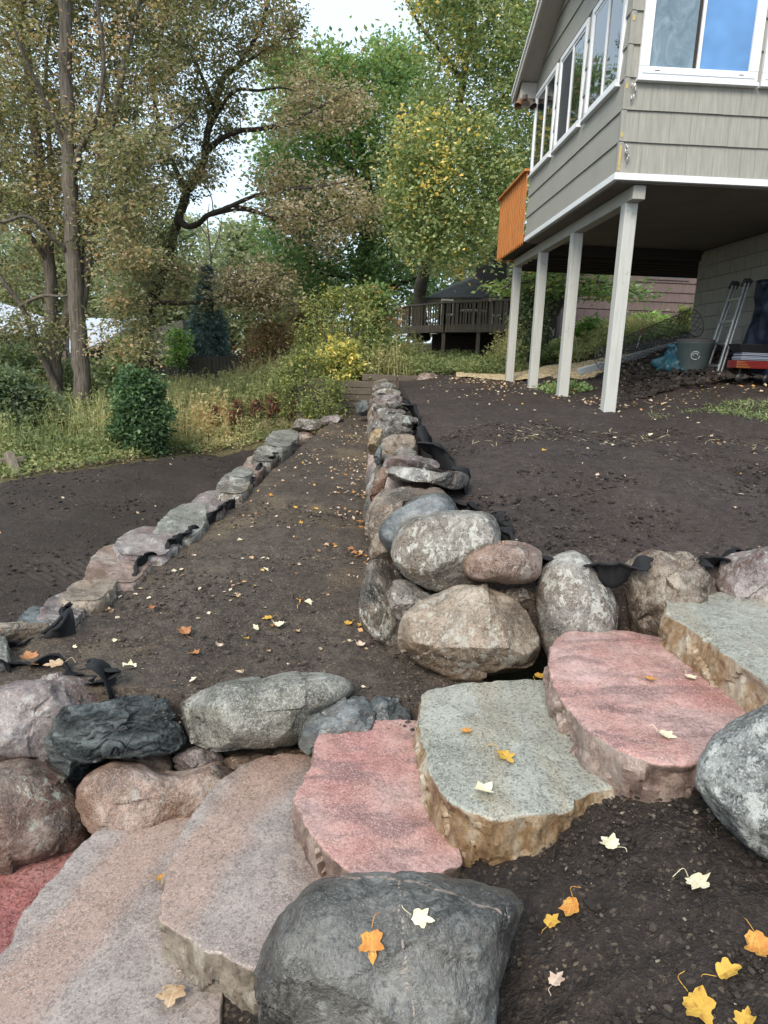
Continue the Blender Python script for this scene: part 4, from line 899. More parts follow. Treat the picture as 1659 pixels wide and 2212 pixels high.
# the wing with a hip roof and deck
def pix(lst, Y): return [P(x, y, Y) for x, y in lst]
nl = np.array([6.5, 21, 0]); NR = np.array([[math.cos(.06), math.sin(.06), 0], [-math.sin(.06), math.cos(.06), 0], [0, 0, 1]])
nloc = lambda p: NR @ (np.array(p) - nl)
wing = obj('wing', None, nb)
e0, e1, e2 = P(921, 641, 24.0), P(1040, 644, 23.2), P(1175, 575, 17.8)      # eave: left end, inner corner, near right end
r0, r1 = P(980, 612, 27.5), P(1100, 570, 26.0)                                # ridge
eb = P(900, 668, 27.5)
e2[2] = e1[2] = e0[2] = (e0[2] + e1[2]) / 2
Vr = np.array([nloc(p) for p in (e0, e1, e2, r1 + [1.6, -3.5, .15], r1, r0, eb)])
me = mesh_np('wing_roof', np.concatenate([Vr, Vr - [0, 0, .14]]), [np.array([(0, 1, 4, 5), (1, 2, 3, 4)]), np.array([(0, 5, 6)]), np.array([(7, 8, 1, 0), (8, 9, 2, 1), (13, 7, 0, 6)]), np.array([(7, 11, 8), (8, 11, 10), (8, 10, 9), (7, 12, 11)])], DKROOF)
rf = obj('wing_roof', me, wing)
for a, b_ in ((e0, e1), (e1, e2)): bar('gutter', nloc(a - [0, .03, .12]), nloc(b_ - [0, .03, .12]), .10, .11, plain('brown_gutter', (.10, .085, .065), .5), wing)
w0, w1 = P(950, 660, 25.0), P(1050, 660, 24.6)
for k in range(9):
    z = 2.9 + k * .17
    bar('siding_course', nloc((w0[0], w0[1], z)), nloc((w1[0] + .3, w1[1], z)), .05 + .006 * (k % 2), .172, BRN_D, wing)
bar('foundation', nloc((w0[0] - .2, w0[1] + .1, 2.2)), nloc((w1[0] + .4, w1[1] + .1, 2.2)), .2, 1.35, BRBLK, wing)
for k in range(11):
    t = k / 10; p = np.array([w1[0] + .2, w1[1], 0]) * (1 - t) + np.array([4.3, 18.6, 0]) * t
    bar('batten', nloc((p[0], p[1], 2.7)), nloc((p[0], p[1], 4.5)), .05, .05, plain('batten_paint', (.075, .055, .048), .7), wing)
V = np.array([nloc(p) for p in ((w1[0] + .25, w1[1] + .1, 2.6), (4.4, 18.7, 2.6), (4.4, 18.7, 4.5), (w1[0] + .25, w1[1] + .1, 4.5), (w1[0] + .35, w1[1] + .2, 2.6), (4.5, 18.8, 2.6), (4.5, 18.8, 4.5), (w1[0] + .35, w1[1] + .2, 4.5))])
obj('side_wall', mesh_np('side_wall', V, BAR_F, BRN_D), wing)
dk = thing('wooden_deck', 'weathered grey deck with railing in front of the brown house wing', 'deck', (2.2, 22, 2.0))
dl = np.array(dk.location); D_ = lambda p: np.array(p) - dl
c0, c1, c2, c3 = P(884, 692, 22.8), P(960, 697, 21.0), P(1120, 697, 19.0), P(840, 690, 26.0)
zd = 2.98
for p in (c0, c1, c2, c3): p[2] = zd
V = np.array([D_(p) for p in (c0, c1, c2, (5.2, 23.5, zd), (1.2, 25.5, zd))]); n_ = 5
obj('platform', mesh_np('platform', np.concatenate([V, V - [0, 0, .08]]), [np.array([(0, i, i + 1) for i in (1, 2, 3)]), np.array([(5, 6 + i, 5 + i) for i in (1, 2, 3)]), np.array([(i, i + 5, (i + 1) % 5 + 5, (i + 1) % 5) for i in range(5)])], GREYW), dk)
for a, b_, n_ in ((c0, c1, 13), (c1, c2, 26), (c3, c0, 10)):
    bar('rim_joist', D_(a - [0, 0, .08]), D_(b_ - [0, 0, .08]), .05, .22, GREYW, dk)
    bar('top_rail', D_(a + [0, 0, .66]), D_(b_ + [0, 0, .66]), .12, .045, GREYW, dk)
    for k in range(n_ + 1):
        t = k / n_; p = a * (1 - t) + b_ * t + [random.uniform(-.02, .02), 0, 0]
        bar('baluster', D_(p + [0, -.04, -.15]), D_(p + [0, -.04, .64]), .045, .035, GREYW, dk)
for p in (c0, c1, (c1 + c2) / 2, c2):
    bar('deck_post', D_(p + [0, .1, -1.4]), D_(p + [0, .1, .64]), .1, .1, GREYW, dk)
tb = thing('patio_table', 'round pale table and chairs standing on the weathered deck', 'table', (2.55, 21.9, zd))
lathe('table_top', [(0, .5), (.42, .5), (.43, .52), (.4, .53), (0, .53)], WHITEP, tb, 24)
lathe('pedestal', [(.2, 0), (.03, .06), (.03, .5)], WHITEP, tb, 12)
for k, (x, y) in enumerate(((1.75, 22.0), (3.35, 21.6))):
    ch = thing('deck_chair', ('pale metal chair left of the patio table on the deck', 'pale metal chair right of the patio table on the deck')[k], 'chair', (x, y, zd), k * 2.4)
    box('seat', -.2, .2, -.2, .2, .36, .4, WHITEP, ch)
    for sx in (-.18, .18):
        for sy in (-.18, .18): bar('leg', (sx, sy, 0), (sx, sy, .37), .025, .025, WHITEP, ch)
        bar('back_post', (sx, .19, .37), (sx, .24, .85), .025, .025, WHITEP, ch)
    bar('back_rail', (-.18, .24, .84), (.18, .24, .84), .03, .05, WHITEP, ch)

# ------------------------------------------------------------------ neighbour on the left, picket fence, split rail
LROOF = plain('pale_metal_roof', (.43, .47, .53), .5, .08, 2.0); LWALL = plain('dark_house_wall', (.03, .032, .036), .6, .2)
LSIDE = plain('taupe_lap_siding', (.135, .125, .105), .7, .08, 2.0); CEDAR = plain('cedar_trim', (.42, .17, .06), .6, .1)
lh = thing('low_grey_house', 'low house with a pale grey roof behind the oaks on the left', 'house', (-12, 28, 0), 0)
ll = np.array(lh.location); L_ = lambda p: np.array(p) - ll
def quad_slab(name, pts, mat, parent, th, lf):
    V = np.array([lf(p) for p in pts]); obj(name, mesh_np(name, np.concatenate([V, V - [0, 0, th]]), np.array([(0, 1, 2, 3), (7, 6, 5, 4), (0, 4, 5, 1), (1, 5, 6, 2), (2, 6, 7, 3), (3, 7, 4, 0)]), mat), parent)
quad_slab('roof', [P(-200, 705, 27), P(112, 722, 27), P(112, 690, 30), P(-40, 640, 31)], LROOF, lh, .12, L_)
quad_slab('roof', [P(150, 755, 25.5), P(214, 742, 25.0), P(312, 689, 30), P(150, 686, 31)], LROOF, lh, .12, L_)
for k in range(2): quad_slab('roof_panel', [P(255 + 14 * k, 712 - 2 * k, 27.3), P(262 + 14 * k, 712 - 2 * k, 27.2), P(300 + 8 * k, 694, 29.5), P(292 + 8 * k, 694, 29.6)], plain('green_skylight', (.12, .2, .17), .3), lh, .02, lambda p: L_(p) + [0, -.02, .06])
a_, b_ = P(-200, 715, 27.6), P(215, 745, 27.6)
box('wall', a_[0] + 12, b_[0] + 12, -.3, 3.2, .4, 2.35, LWALL, lh)
for x0_, x1_ in ((110, 132), (225, 238)):
    A_, B_ = P(x0_, 770, 27.2), P(x1_, 770, 27.2); box('cedar_post', A_[0] + 12, A_[0] + 12.1, -.42, -.31, .7, 2.2, CEDAR, lh); box('lit_window', A_[0] + 12.12, B_[0] + 12.0, -.36, -.31, 1.35, 1.8, glass('warm_pane', (.14, .09, .06), .1), lh)
gA, gB = P(228, 745, 25.6), P(395, 680, 25.0)
sh = obj('garage_wing', None, lh)
V = np.array([L_(p) for p in ((gA[0], 25.4, .5), (-7.4, 25.0, .5), (-7.4, 25.0, 3.05), (gA[0], 25.4, 2.15), (gA[0], 29, .5), (-7.4, 29, .5), (-7.4, 29, 3.05), (gA[0], 29, 2.15))])
obj('gable_wall', mesh_np('gable_wall', V, BAR_F, LSIDE), sh)
for k in range(11):
    z = .75 + k * .21; xl = gA[0] if z < 1.95 else gA[0] + (z - 1.95) / .9 * (-7.4 - gA[0])
    bar('siding_course', L_((xl, 25.37 - .0, z)), L_((-7.38, 24.97, z)), .03, .2, LSIDE, sh)
    if k: bar('shadow_lap', L_((xl, 25.352, z - .1)), L_((-7.38, 24.952, z - .1)), .012, .014, BRN_D, sh)
PICK = wood('grey_picket', (.075, .062, .052), .85, (9., 9., .8))
fn = thing('picket_fence', 'dark weathered picket fence in front of the low house', 'fence', (-7, 20.5, .6))
fl_ = np.array(fn.location); f0, f1, f2 = P(-40, 790, 21.0), P(345, 772, 21.4), P(530, 768, 20.2)
pm = boxes_me('picket', [(-.055, .055, -.012, .012, 0, 1.0)], PICK)
for a_, b_, n_ in ((f0, f1, 62), (f1, f2, 24)):
    for k in range(n_):
        t = (k + .5) / n_; p = a_ * (1 - t) + b_ * t; o = obj('picket', pm, fn, np.array([p[0], p[1], p[2] - 1.0 + random.uniform(-.03, .03)]) - fl_); o.rotation_euler = (0, random.uniform(-.02, .02), math.atan2(b_[1] - a_[1], b_[0] - a_[0]))
    for dz in (-.15, -.75): bar('fence_rail', a_ + [0, .04, dz] - fl_, b_ + [0, .04, dz] - fl_, .04, .09, PICK, fn)
RAILW = wood('split_rail_wood', (.20, .165, .125), .85, (7., 7., 1.2))
sr = thing('split_rail_fence', 'leaning weathered split rail fence post at the left frame edge', 'fence', G(55, 1036, .05))
sl_ = np.array(sr.location); t0, t1 = P(18, 978, 9.9), P(43, 1038, 9.7)
V = bar_v(t0 - sl_, t1 + [0.02, 0, -.12] - sl_, .12, .11); o = bevel(obj('fence_post', mesh_np('fence_post', V, BAR_F, RAILW), sr), .015)
bar('fence_rail', P(-60, 1003, 9.8) - sl_, P(55, 991, 10.2) - sl_, .05, .08, RAILW, sr, .01); bar('fence_rail', P(-60, 1034, 9.8) - sl_, P(70, 1017, 10.2) - sl_, .05, .08, RAILW, sr, .01)

# ------------------------------------------------------------------ timber edging behind the terraces
TIMB = wood('old_landscape_timber', (.11, .088, .068), .85, (1.5, 16., 16.))
tw = thing('timber_wall', 'old grey landscape timber wall closing the far end of the terraces', 'timber wall', (-.6, 14.6, .8))
tl = np.array(tw.location)
def timber(x0, x1, z, Y, n):
    A_, B_ = np.array([x0, Y, z]), np.array([x1, Y - .1, z]); L = (B_ - A_) / n
    for k in range(n): bar('timber', A_ + L * k + [.008, random.uniform(-.02, .02), random.uniform(-.008, .008)] - tl, A_ + L * (k + 1) - [.008, 0, 0] - tl, .13, .135, TIMB, tw, .012)
xa, xb, xc = P(640, 840, 14.6)[0], P(792, 830, 14.6)[0], P(935, 828, 14.6)[0]
for k in range(6): timber(xa, xb + .3, .72 + k * .142, 14.62 + .01 * (k % 2), 2)
for k in range(2): timber(xb - .1, xc, 1.43 + k * .142, 14.66, 2)
peb = rock3d(None, P(925, 822, 14.2), (.24, .2, .16), S_['pinktan'], seed=5); tag(peb, 'rounded pinkish stone at the end of the timber edging', 'stone')
# wood chip path and lawn patch
CHIP = NB('wood_chips'); _v = CHIP.geo(); _k = CHIP.voro(_v, 28, out='Color'); _n = CHIP.noise(_v, 3, 4)
_c = CHIP.ramp(_k, [(.15, (.22, .15, .08)), (.45, (.47, .36, .21)), (.85, (.62, .51, .34))])
CHIP = CHIP.done(_c, .85, CHIP.bump(_k, .8, .02))
def strip(name, left, right, zf, mat, n=60, m=14, dz=.02, kind='structure'):
    a, b_ = curve(left, n // (len(left) - 1)), curve(right, n // (len(right) - 1)); t = np.linspace(0, 1, m)[None, :, None]
    n0 = min(len(a), len(b_)); a, b_ = a[:n0], b_[:n0]
    g = a[:, None] * (1 - t) + b_[:, None] * t; X, Y = g[..., 0], g[..., 1]
    edge = np.minimum(t[..., 0], 1 - t[..., 0]); Z = zf(X, Y) + dz * np.clip(edge * 8 - .4 + .8 * fbm2(X, Y, 2.5, 3, 8), -1, 1) + .008 * fbm2(X, Y, 18, 2, 3)
    i = np.arange(n0 - 1)[:, None] * m; j = np.arange(m - 1)[None]
    return tag(obj(name, mesh_np(name, np.stack([X, Y, Z], -1).reshape(-1, 3), np.stack([i + j, i + m + j, i + m + j + 1, i + j + 1], -1).reshape(-1, 4), mat, True)), kind=kind)

# ------------------------------------------------------------------ vegetation
def bark(name, c, scale=1.0):
    b = NB(name); v = b.obj()
    g = b.noise(b.n('Mapping', {'Vector': v, 'Scale': (26 * scale, 26 * scale, 2.6 * scale)}).outputs[0], 1.0, 4, .65, .4); n2 = b.noise(v, 2.0, 3)
    cc = b.ramp(g, [(.3, tuple(x * .32 for x in c)), (.5, c), (.7, tuple(x * 1.5 for x in c))])
    cc = b.mix(b.ramp(n2, [(.45, 0.), (.7, .5)]), cc, tuple(x * .6 for x in c))
    return b.done(cc, .9, b.bump(g, 1.0, .03), .2)
OAKB = bark('oak_bark', (.14, .12, .10)); DARKB = bark('dark_bark', (.075, .064, .054)); TWIG = plain('twig_bark', (.06, .052, .046), .9, .2); BIRB = plain('pale_bark', (.10, .09, .075), .85, .3, 6.0)
def leafmat(name, stops, trans=.45, rough=.55, gain=1.35):
    b = NB(name); stops = [(p, tuple(min(.8, (x * .78 + .22 * (.3 * c[0] + .6 * c[1] + .1 * c[2])) * gain) for x in c)) for p, c in stops]; cc = b.ramp(b.attr('h'), stops)
    b.done(cc, rough, None, .25)
    b.put(b.b.inputs['Base Color'], b.mix(1.0, cc, (.78, .78, .78), 'MULTIPLY'))
    t = b.n('BsdfTranslucent', {'Color': b.mix(1.0, cc, (trans * 1.75, trans * 1.75, trans * 1.1), 'MULTIPLY')})       # light passing through the blade
    m = b.n('AddShader'); b.nt.links.new(b.b.outputs[0], m.inputs[0]); b.nt.links.new(t.outputs[0], m.inputs[1]); b.nt.links.new(m.outputs[0], b.out.inputs[0])
    return b.m
OAK_L = leafmat('oak_leaves', [(.0, (.045, .052, .02)), (.3, (.082, .088, .036)), (.5, (.118, .11, .05)), (.7, (.16, .122, .065)), (.85, (.19, .105, .045)), (1., (.25, .19, .12))], gain=2.1)
OAK_TAN = leafmat('oak_leaves_dry', [(.0, (.07, .07, .035)), (.35, (.15, .125, .07)), (.7, (.235, .19, .125)), (1., (.32, .25, .18))], gain=1.60)
LIND_L = leafmat('linden_leaves', [(.0, (.026, .058, .018)), (.4, (.055, .11, .03)), (.7, (.10, .155, .04)), (.92, (.16, .17, .04)), (1., (.2, .09, .03))], gain=1.70)
BIRCH_L = leafmat('cottonwood_leaves', [(.0, (.035, .065, .018)), (.35, (.085, .135, .035)), (.65, (.17, .20, .075)), (.86, (.25, .26, .10)), (.94, (.42, .33, .04)), (1., (.52, .33, .03))], .4, gain=1.60)
BUSH_L = leafmat('dark_shrub_leaves', [(.0, (.014, .032, .012)), (.5, (.035, .075, .026)), (.8, (.075, .14, .05)), (1., (.14, .22, .09))], gain=1.80)
SHADE_L = leafmat('shade_shrub_leaves', [(.0, (.02, .035, .016)), (.5, (.045, .065, .03)), (.85, (.085, .11, .045)), (1., (.15, .16, .06))], gain=2.20)
YEL_L = leafmat('yellowing_leaves', [(.0, (.07, .10, .022)), (.35, (.16, .19, .04)), (.65, (.30, .30, .06)), (.85, (.50, .42, .05)), (1., (.58, .40, .03))], .4, gain=1.30)
RUS_L = leafmat('russet_leaves', [(.0, (.05, .04, .02)), (.4, (.11, .08, .035)), (.75, (.16, .09, .05)), (1., (.24, .11, .06))], gain=2.00)
SPR_L = leafmat('spruce_needles', [(.0, (.018, .034, .034)), (.5, (.04, .068, .066)), (1., (.085, .12, .115))], .1, gain=3.80)
FAR_L = leafmat('far_leaves', [(.0, (.06, .085, .045)), (.5, (.115, .14, .07)), (.85, (.175, .175, .085)), (1., (.24, .19, .10))], gain=1.60)
MEAD_L = leafmat('meadow_leaves', [(.0, (.045, .065, .018)), (.3, (.10, .13, .035)), (.55, (.18, .185, .06)), (.75, (.27, .235, .10)), (.9, (.36, .28, .12)), (1., (.32, .12, .05))], .35, gain=1.60)
LIME_L = leafmat('lime_leaves', [(.0, (.05, .11, .018)), (.5, (.12, .23, .03)), (1., (.26, .36, .06))], .4, gain=1.50)
REDD_L = leafmat('dead_fern_leaves', [(.0, (.05, .022, .012)), (.5, (.11, .04, .022)), (1., (.2, .075, .035))], .2, gain=1.70)

def leaves(c, L, W, r_, up=.5, fold=.12, dirv=None):
    n = len(c); nz = r_.normal(size=(n, 3)); nz[:, 2] = np.abs(nz[:, 2]) + up; nz /= np.linalg.norm(nz, axis=1)[:, None]
    d = r_.normal(size=(n, 3)) if dirv is None else dirv + .6 * r_.normal(size=(n, 3))
    d -= nz * np.sum(d * nz, 1)[:, None]; d /= np.linalg.norm(d, axis=1)[:, None] + 1e-9; s = np.cross(nz, d)
    k = r_.uniform(.7, 1.3, (n, 1)); L, W = L * k, W * k
    V = np.stack([c, c + d * L * .45 + s * W / 2 + nz * L * fold, c + d * L, c + d * L * .45 - s * W / 2 + nz * L * fold], 1).reshape(-1, 3)
    return V, np.arange(4 * n).reshape(-1, 4)
def in_poly(p, poly):
    x, y = p[:, 0], p[:, 1]; inside = np.zeros(len(p), bool); q = np.asarray(poly, float)
    for i in range(len(q)):
        (x0, y0), (x1, y1) = q[i - 1], q[i]
        k = ((y0 > y) != (y1 > y)); xi = x0 + (y - y0) * (x1 - x0) / ((y1 - y0) if y1 != y0 else 1e-9); inside ^= k & (x < xi)
    return inside
def poly_pts(poly, n, Y0, Y1, r_, clear=None):
    q = np.asarray(poly, float); out = []
    while len(out) < n:
        p = r_.uniform(q.min(0), q.max(0), (n * 2, 2)); p = p[in_poly(p, q)]
        out.extend(p.tolist())
    return np.array([P(x, y, r_.uniform(Y0, Y1)) for x, y in out[:n]])
def tree(name, label, limbs, clumps, leaf, r_, barkm=None, lmat=None, cr=(.25, .5), per=26, clump_h=.5, hspread=.28, cat='tree', group=None, sag=.12, twigs=3, flat=.6, sides=10, trunk_flare=True, leafbias=None, drop=0.0):
    base = np.asarray(limbs[0][0][0], float); t = thing(name, label, cat, base, 0, group)
    barkm = barkm or OAKB; att = []; V, F = [], []
    for li, (pts, r0, r1) in enumerate(limbs):
        c = curve(pts, 7); m = len(c); rr = r0 + (r1 - r0) * np.linspace(0, 1, m) ** .8
        w = np.cumsum(r_.normal(size=(m, 3)), 0) * r0 * .05; w -= np.linspace(0, 1, m)[:, None] * w[-1]; c = c + w
        if li == 0 and trunk_flare: rr = rr * (1 + .45 * np.exp(-np.linspace(0, 1, m) * 16))
        rr = rr * (1 + .06 * r_.normal(size=m)); tube(c - base, rr, sides, V, F); att.append(np.column_stack([c, rr])[m // 4:])
    obj('trunk', mesh_np('trunk', np.concatenate(V), np.concatenate(F), barkm, True), t)
    A = np.concatenate(att); bl, tw = [], []
    cl = np.asarray(clumps, float)
    if len(cl):
        dmin = np.array([np.min(np.linalg.norm(A[:, :3] - q, axis=1)) for q in cl]); cl = cl[np.argsort(dmin)]
        LV_, LF, LH = [], [], []
        for q in cl:
            dv = q - A[:, :3]; dd = np.sqrt((dv * dv).sum(1)) + np.maximum(0, -dv[:, 2]) * .8; k = int(np.argmin(dd)); a = A[k, :3]; ln = np.linalg.norm(q - a)
            if ln > .15:
                mid = (a + q) / 2 + r_.normal(size=3) * ln * .1 + [0, 0, ln * sag]
                c = curve([a, mid, q], 4); r0 = min(A[k, 3] * .7, .008 + .013 * ln)
                bl.append((c - base, np.linspace(r0, .004, len(c)))); A = np.vstack([A, np.column_stack([c[3:8], np.linspace(r0, .005, len(c))[3:8]])])
            rad = r_.uniform(*cr); n = max(4, int(per * r_.uniform(.6, 1.4)))
            off = r_.normal(size=(n, 3)) * rad * [.62, .62, .62 * flat]; pc = q + off - [0, 0, drop * rad]
            dirv = off + [0, 0, -.3 * rad]
            vv, ff = leaves(pc - base, leaf[0], leaf[1], r_, leaf[2] if len(leaf) > 2 else .5, dirv=dirv / (np.linalg.norm(dirv, axis=1)[:, None] + 1e-6))
            LV_.append(vv); ch = clump_h + hspread * .7 * r_.normal() + (leafbias(q) if leafbias else 0); LH.append(np.clip(ch + hspread * .6 * r_.normal(size=n), 0, 1))
            for j in range(twigs):
                e = q + off[j % n]; tw.append((np.array([q, (q + e) / 2 + r_.normal(size=3) * .03, e]) - base, np.array([.006, .004, .002])))
        lv = np.concatenate(LV_); lf = np.arange(len(lv)).reshape(-1, 4)
        if bl:
            V, F = [], []
            for c, rr in bl: tube(c, rr, 5, V, F)
            for c, rr in tw: tube(c, rr, 3, V, F)
            obj('branches', mesh_np('branches', np.concatenate(V), np.concatenate(F), TWIG, True), t)['kind'] = 'stuff'
        obj('crown', mesh_np('crown', lv, lf, lmat or OAK_L, False, face_attr={'h': np.concatenate(LH)}), t)
    return t
def Q(l, Y): return [P(x, y, Y if not isinstance(Y, (list, tuple)) else Y[0] + (Y[1] - Y[0]) * i / (len(l) - 1)) for i, (x, y) in enumerate(l)]
def ground_at(x, y, zf=z_bg): return on_surface(x, y, zf, 8, 60)
r1 = np.random.default_rng(101)
# oak with the broad pale trunk
YA = 14.6
limbs = [(Q([(196,962),(190,930),(178,800),(166,640),(152,450),(142,250),(139,60),(138,-150),(150,-420)], YA), .215, .09),
 (Q([(172,690),(186,570),(204,430),(213,350),(240,250),(262,150),(300,0),(330,-200)], [YA, 15.6]), .13, .04),
 (Q([(150,430),(170,330),(205,260),(225,140),(215,40),(190,-100)], [YA, 13.4]), .07, .02),
 (Q([(215,355),(262,300),(330,290),(390,270),(420,230)], [15.2, 14.0]), .06, .015),
 (Q([(146,330),(110,240),(70,160),(30,60)], [YA, 13.6]), .07, .02), (Q([(160,560),(120,520),(60,470),(0,480),(-60,440)], [YA, 13.2]), .06, .018),
 (Q([(205,430),(250,420),(300,440),(340,420)], [15.0, 13.6]), .05, .014)]
cl = np.vstack([poly_pts([(-60,-480),(420,-480),(430,-40),(420,120),(400,300),(330,420),(300,560),(210,560),(100,560),(-40,420)], 560, 14.0, 17.4, r1), poly_pts([(210,300),(330,280),(340,560),(215,600)], 60, 13.0, 15, r1), poly_pts([(210,640),(330,640),(330,780),(260,800),(220,780)], 22, 13.4, 15.0, r1)])
tree('oak_tree', 'oak with the broadest pale grey trunk left of the dark shrub', limbs, cl, (.088, .052), r1, OAKB, OAK_L, (.20, .40), 84, .38, .30, twigs=6)
# oak behind it, forked low
YB = 16.2
limbs = [(Q([(134,955),(130,900),(120,800),(108,660),(100,540),(84,380),(62,200),(45,0),(30,-250)], YB), .19, .08),
 (Q([(135,868),(110,810),(85,760),(62,700),(40,655),(0,600),(-60,520)], [YB, 15.4]), .10, .04),
 (Q([(122,780),(140,690),(150,600),(130,480),(110,330),(100,150),(120,-60)], [YB, 17.4]), .10, .03),
 (Q([(45,660),(90,640),(140,640),(175,625)], [15.6, 14.8]), .05, .015), (Q([(100,560),(60,500),(0,430),(-60,400)], [YB, 15]), .07, .02), (Q([(85,380),(40,340),(0,260),(-50,180)], [YB, 15.2]), .06, .02)]
cl = np.vstack([poly_pts([(-300,-450),(220,-450),(230,0),(200,300),(160,620),(40,640),(-150,640),(-300,500)], 520, 15.4, 18.8, r1), poly_pts([(-80,640),(130,620),(140,720),(60,780),(-60,720)], 26, 14.6, 16.5, r1)])
tree('oak_tree', 'slimmer forked oak at the far left with a limb leaning left', limbs, cl, (.088, .052), r1, OAKB, OAK_L, (.20, .42), 82, .34, .30, twigs=6)
# third oak: dark trunk, long limbs reaching right
YC = 19.5
limbs = [(Q([(318,885),(316,820),(318,720),(330,640),(350,590),(368,530),(380,475),(400,410),(438,350),(446,280),(460,225),(480,165),(510,140),(560,60),(600,-80)], YC), .19, .045),
 (Q([(340,610),(305,575),(285,520),(268,440),(240,330),(235,200),(215,60),(200,-120)], [YC, 21]), .14, .03),
 (Q([(385,470),(405,490),(432,483),(450,463),(500,444),(550,425),(625,409),(700,402),(770,388)], [YC, 17.0]), .095, .02),
 (Q([(500,444),(550,455),(600,482),(650,515),(700,545),(740,566)], [18.6, 16.8]), .05, .012), (Q([(450,465),(520,452),(590,470),(640,465),(700,480),(750,462)], [18.8, 17]), .05, .012),
 (Q([(442,330),(480,300),(520,284),(575,278),(640,258),(700,228),(760,205),(800,196)], [YC, 17.4]), .085, .015), (Q([(575,278),(620,272),(680,268),(740,262)], [18.6, 17.6]), .04, .01),
 (Q([(318,690),(335,655),(400,656),(450,650),(490,634),(530,612),(580,600),(630,590)], [YC, 17.5]), .08, .015), (Q([(490,636),(540,640),(590,648),(625,655)], [18.2, 17.4]), .04, .01),
 (Q([(446,290),(500,200),(560,195),(610,190),(650,200)], [YC, 18.2]), .06, .012), (Q([(460,225),(430,150),(390,80),(350,20)], [YC, 20.5]), .06, .015), (Q([(400,410),(370,340),(340,250),(330,140),(360,0)], [YC, 21]), .08, .02),
 (Q([(480,165),(540,130),(600,90),(640,80)], [YC, 18.6]), .05, .012)]
cl = np.vstack([poly_pts([(200,-420),(640,-420),(640,-60),(660,30),(645,110),(600,160),(540,200),(500,260),(520,330),(480,380),(430,420),(400,470),(330,560),(250,560),(220,300)], 600, 17.6, 21.6, r1), poly_pts([(280,560),(400,520),(420,600),(400,660),(460,640),(640,590),(640,660),(520,665),(420,690),(330,760),(260,720)], 70, 17.4, 20, r1)])
tree('oak_tree', 'dark trunked oak whose long bare limbs reach right over the garden', limbs, cl, (.10, .058), r1, DARKB, OAK_L, (.22, .44), 80, .36, .30, twigs=6)
cl = np.vstack([poly_pts([(640,150),(700,180),(790,195),(800,240),(740,280),(660,275),(590,300),(560,270)], 55, 17, 18.4, r1), poly_pts([(560,380),(640,350),(720,390),(790,370),(810,470),(760,520),(700,560),(640,540),(600,480),(540,450)], 85, 16.6, 18.4, r1), poly_pts([(470,590),(560,560),(640,600),(640,665),(560,670),(480,650)], 55, 17, 18.6, r1)])
lm2 = [(Q([(640,258),(700,228),(760,205),(800,196)], 17.45), .03, .01), (Q([(625,409),(700,402),(770,388)], 17.1), .03, .01), (Q([(650,515),(700,545),(740,566)], 17.0), .02, .008), (Q([(530,612),(580,600),(630,590)], 17.6), .02, .008), (Q([(650,465),(700,480),(750,462)], 17.1), .02, .008)]
# its dry outer leaves hang on the ends of the same limbs
oakC = [o for o in bpy.data.objects if o.get('label', '').startswith('dark trunked oak')][0]
tmp = tree('oak_tree_ends', 'x', lm2, cl, (.10, .06), r1, DARKB, OAK_TAN, (.26, .46), 44, .55, .25, trunk_flare=False, sides=6)
for ch in list(tmp.children):
    ch.location = Vector(tmp.location) - Vector(oakC.location); ch.parent = oakC
    if ch.name.startswith('crown'): ch.name = 'dry_crown'
    elif ch.name.startswith('trunk'): ch.name = 'limb_ends'
bpy.data.objects.remove(tmp)
# the big green tree in the middle
r2 = np.random.default_rng(202)
YD = 30.0
limbs = [(Q([(800,720),(800,640),(796,560),(800,470),(790,380),(770,280),(760,180)], YD), .55, .12), (Q([(796,640),(750,600),(700,590),(660,560)], [YD, 28]), .2, .05), (Q([(805,640),(850,620),(900,600)], [YD, 28]), .2, .05), (Q([(798,470),(840,380),(870,280),(860,180)], YD), .2, .05), (Q([(790,400),(720,330),(670,260),(640,180)], [YD, 29]), .2, .05), (Q([(795,500),(700,450),(620,420)], [YD, 28]), .18, .04)]
cl = np.vstack([poly_pts([(585,150),(620,118),(650,135),(700,108),(740,130),(790,120),(830,98),(890,108),(915,180),(960,300),(960,450),(940,640),(860,660),(760,650),(650,640),(590,650),(560,560),(575,430),(560,330),(585,240)], 720, 26.5, 33, r2), poly_pts([(600,120),(640,112),(650,180),(590,200)], 20, 28, 30, r2), poly_pts([(700,105),(740,115),(740,180),(690,180)], 20, 28, 30, r2), poly_pts([(820,95),(890,100),(900,180),(800,180)], 36, 28, 30, r2)])
tree('linden_tree', 'large full green tree in the middle behind the garden', limbs, cl, (.20, .12), r2, DARKB, LIND_L, (.5, .95), 52, .42, .25, twigs=2, leafbias=lambda q: .045 * (q[2] - 8))
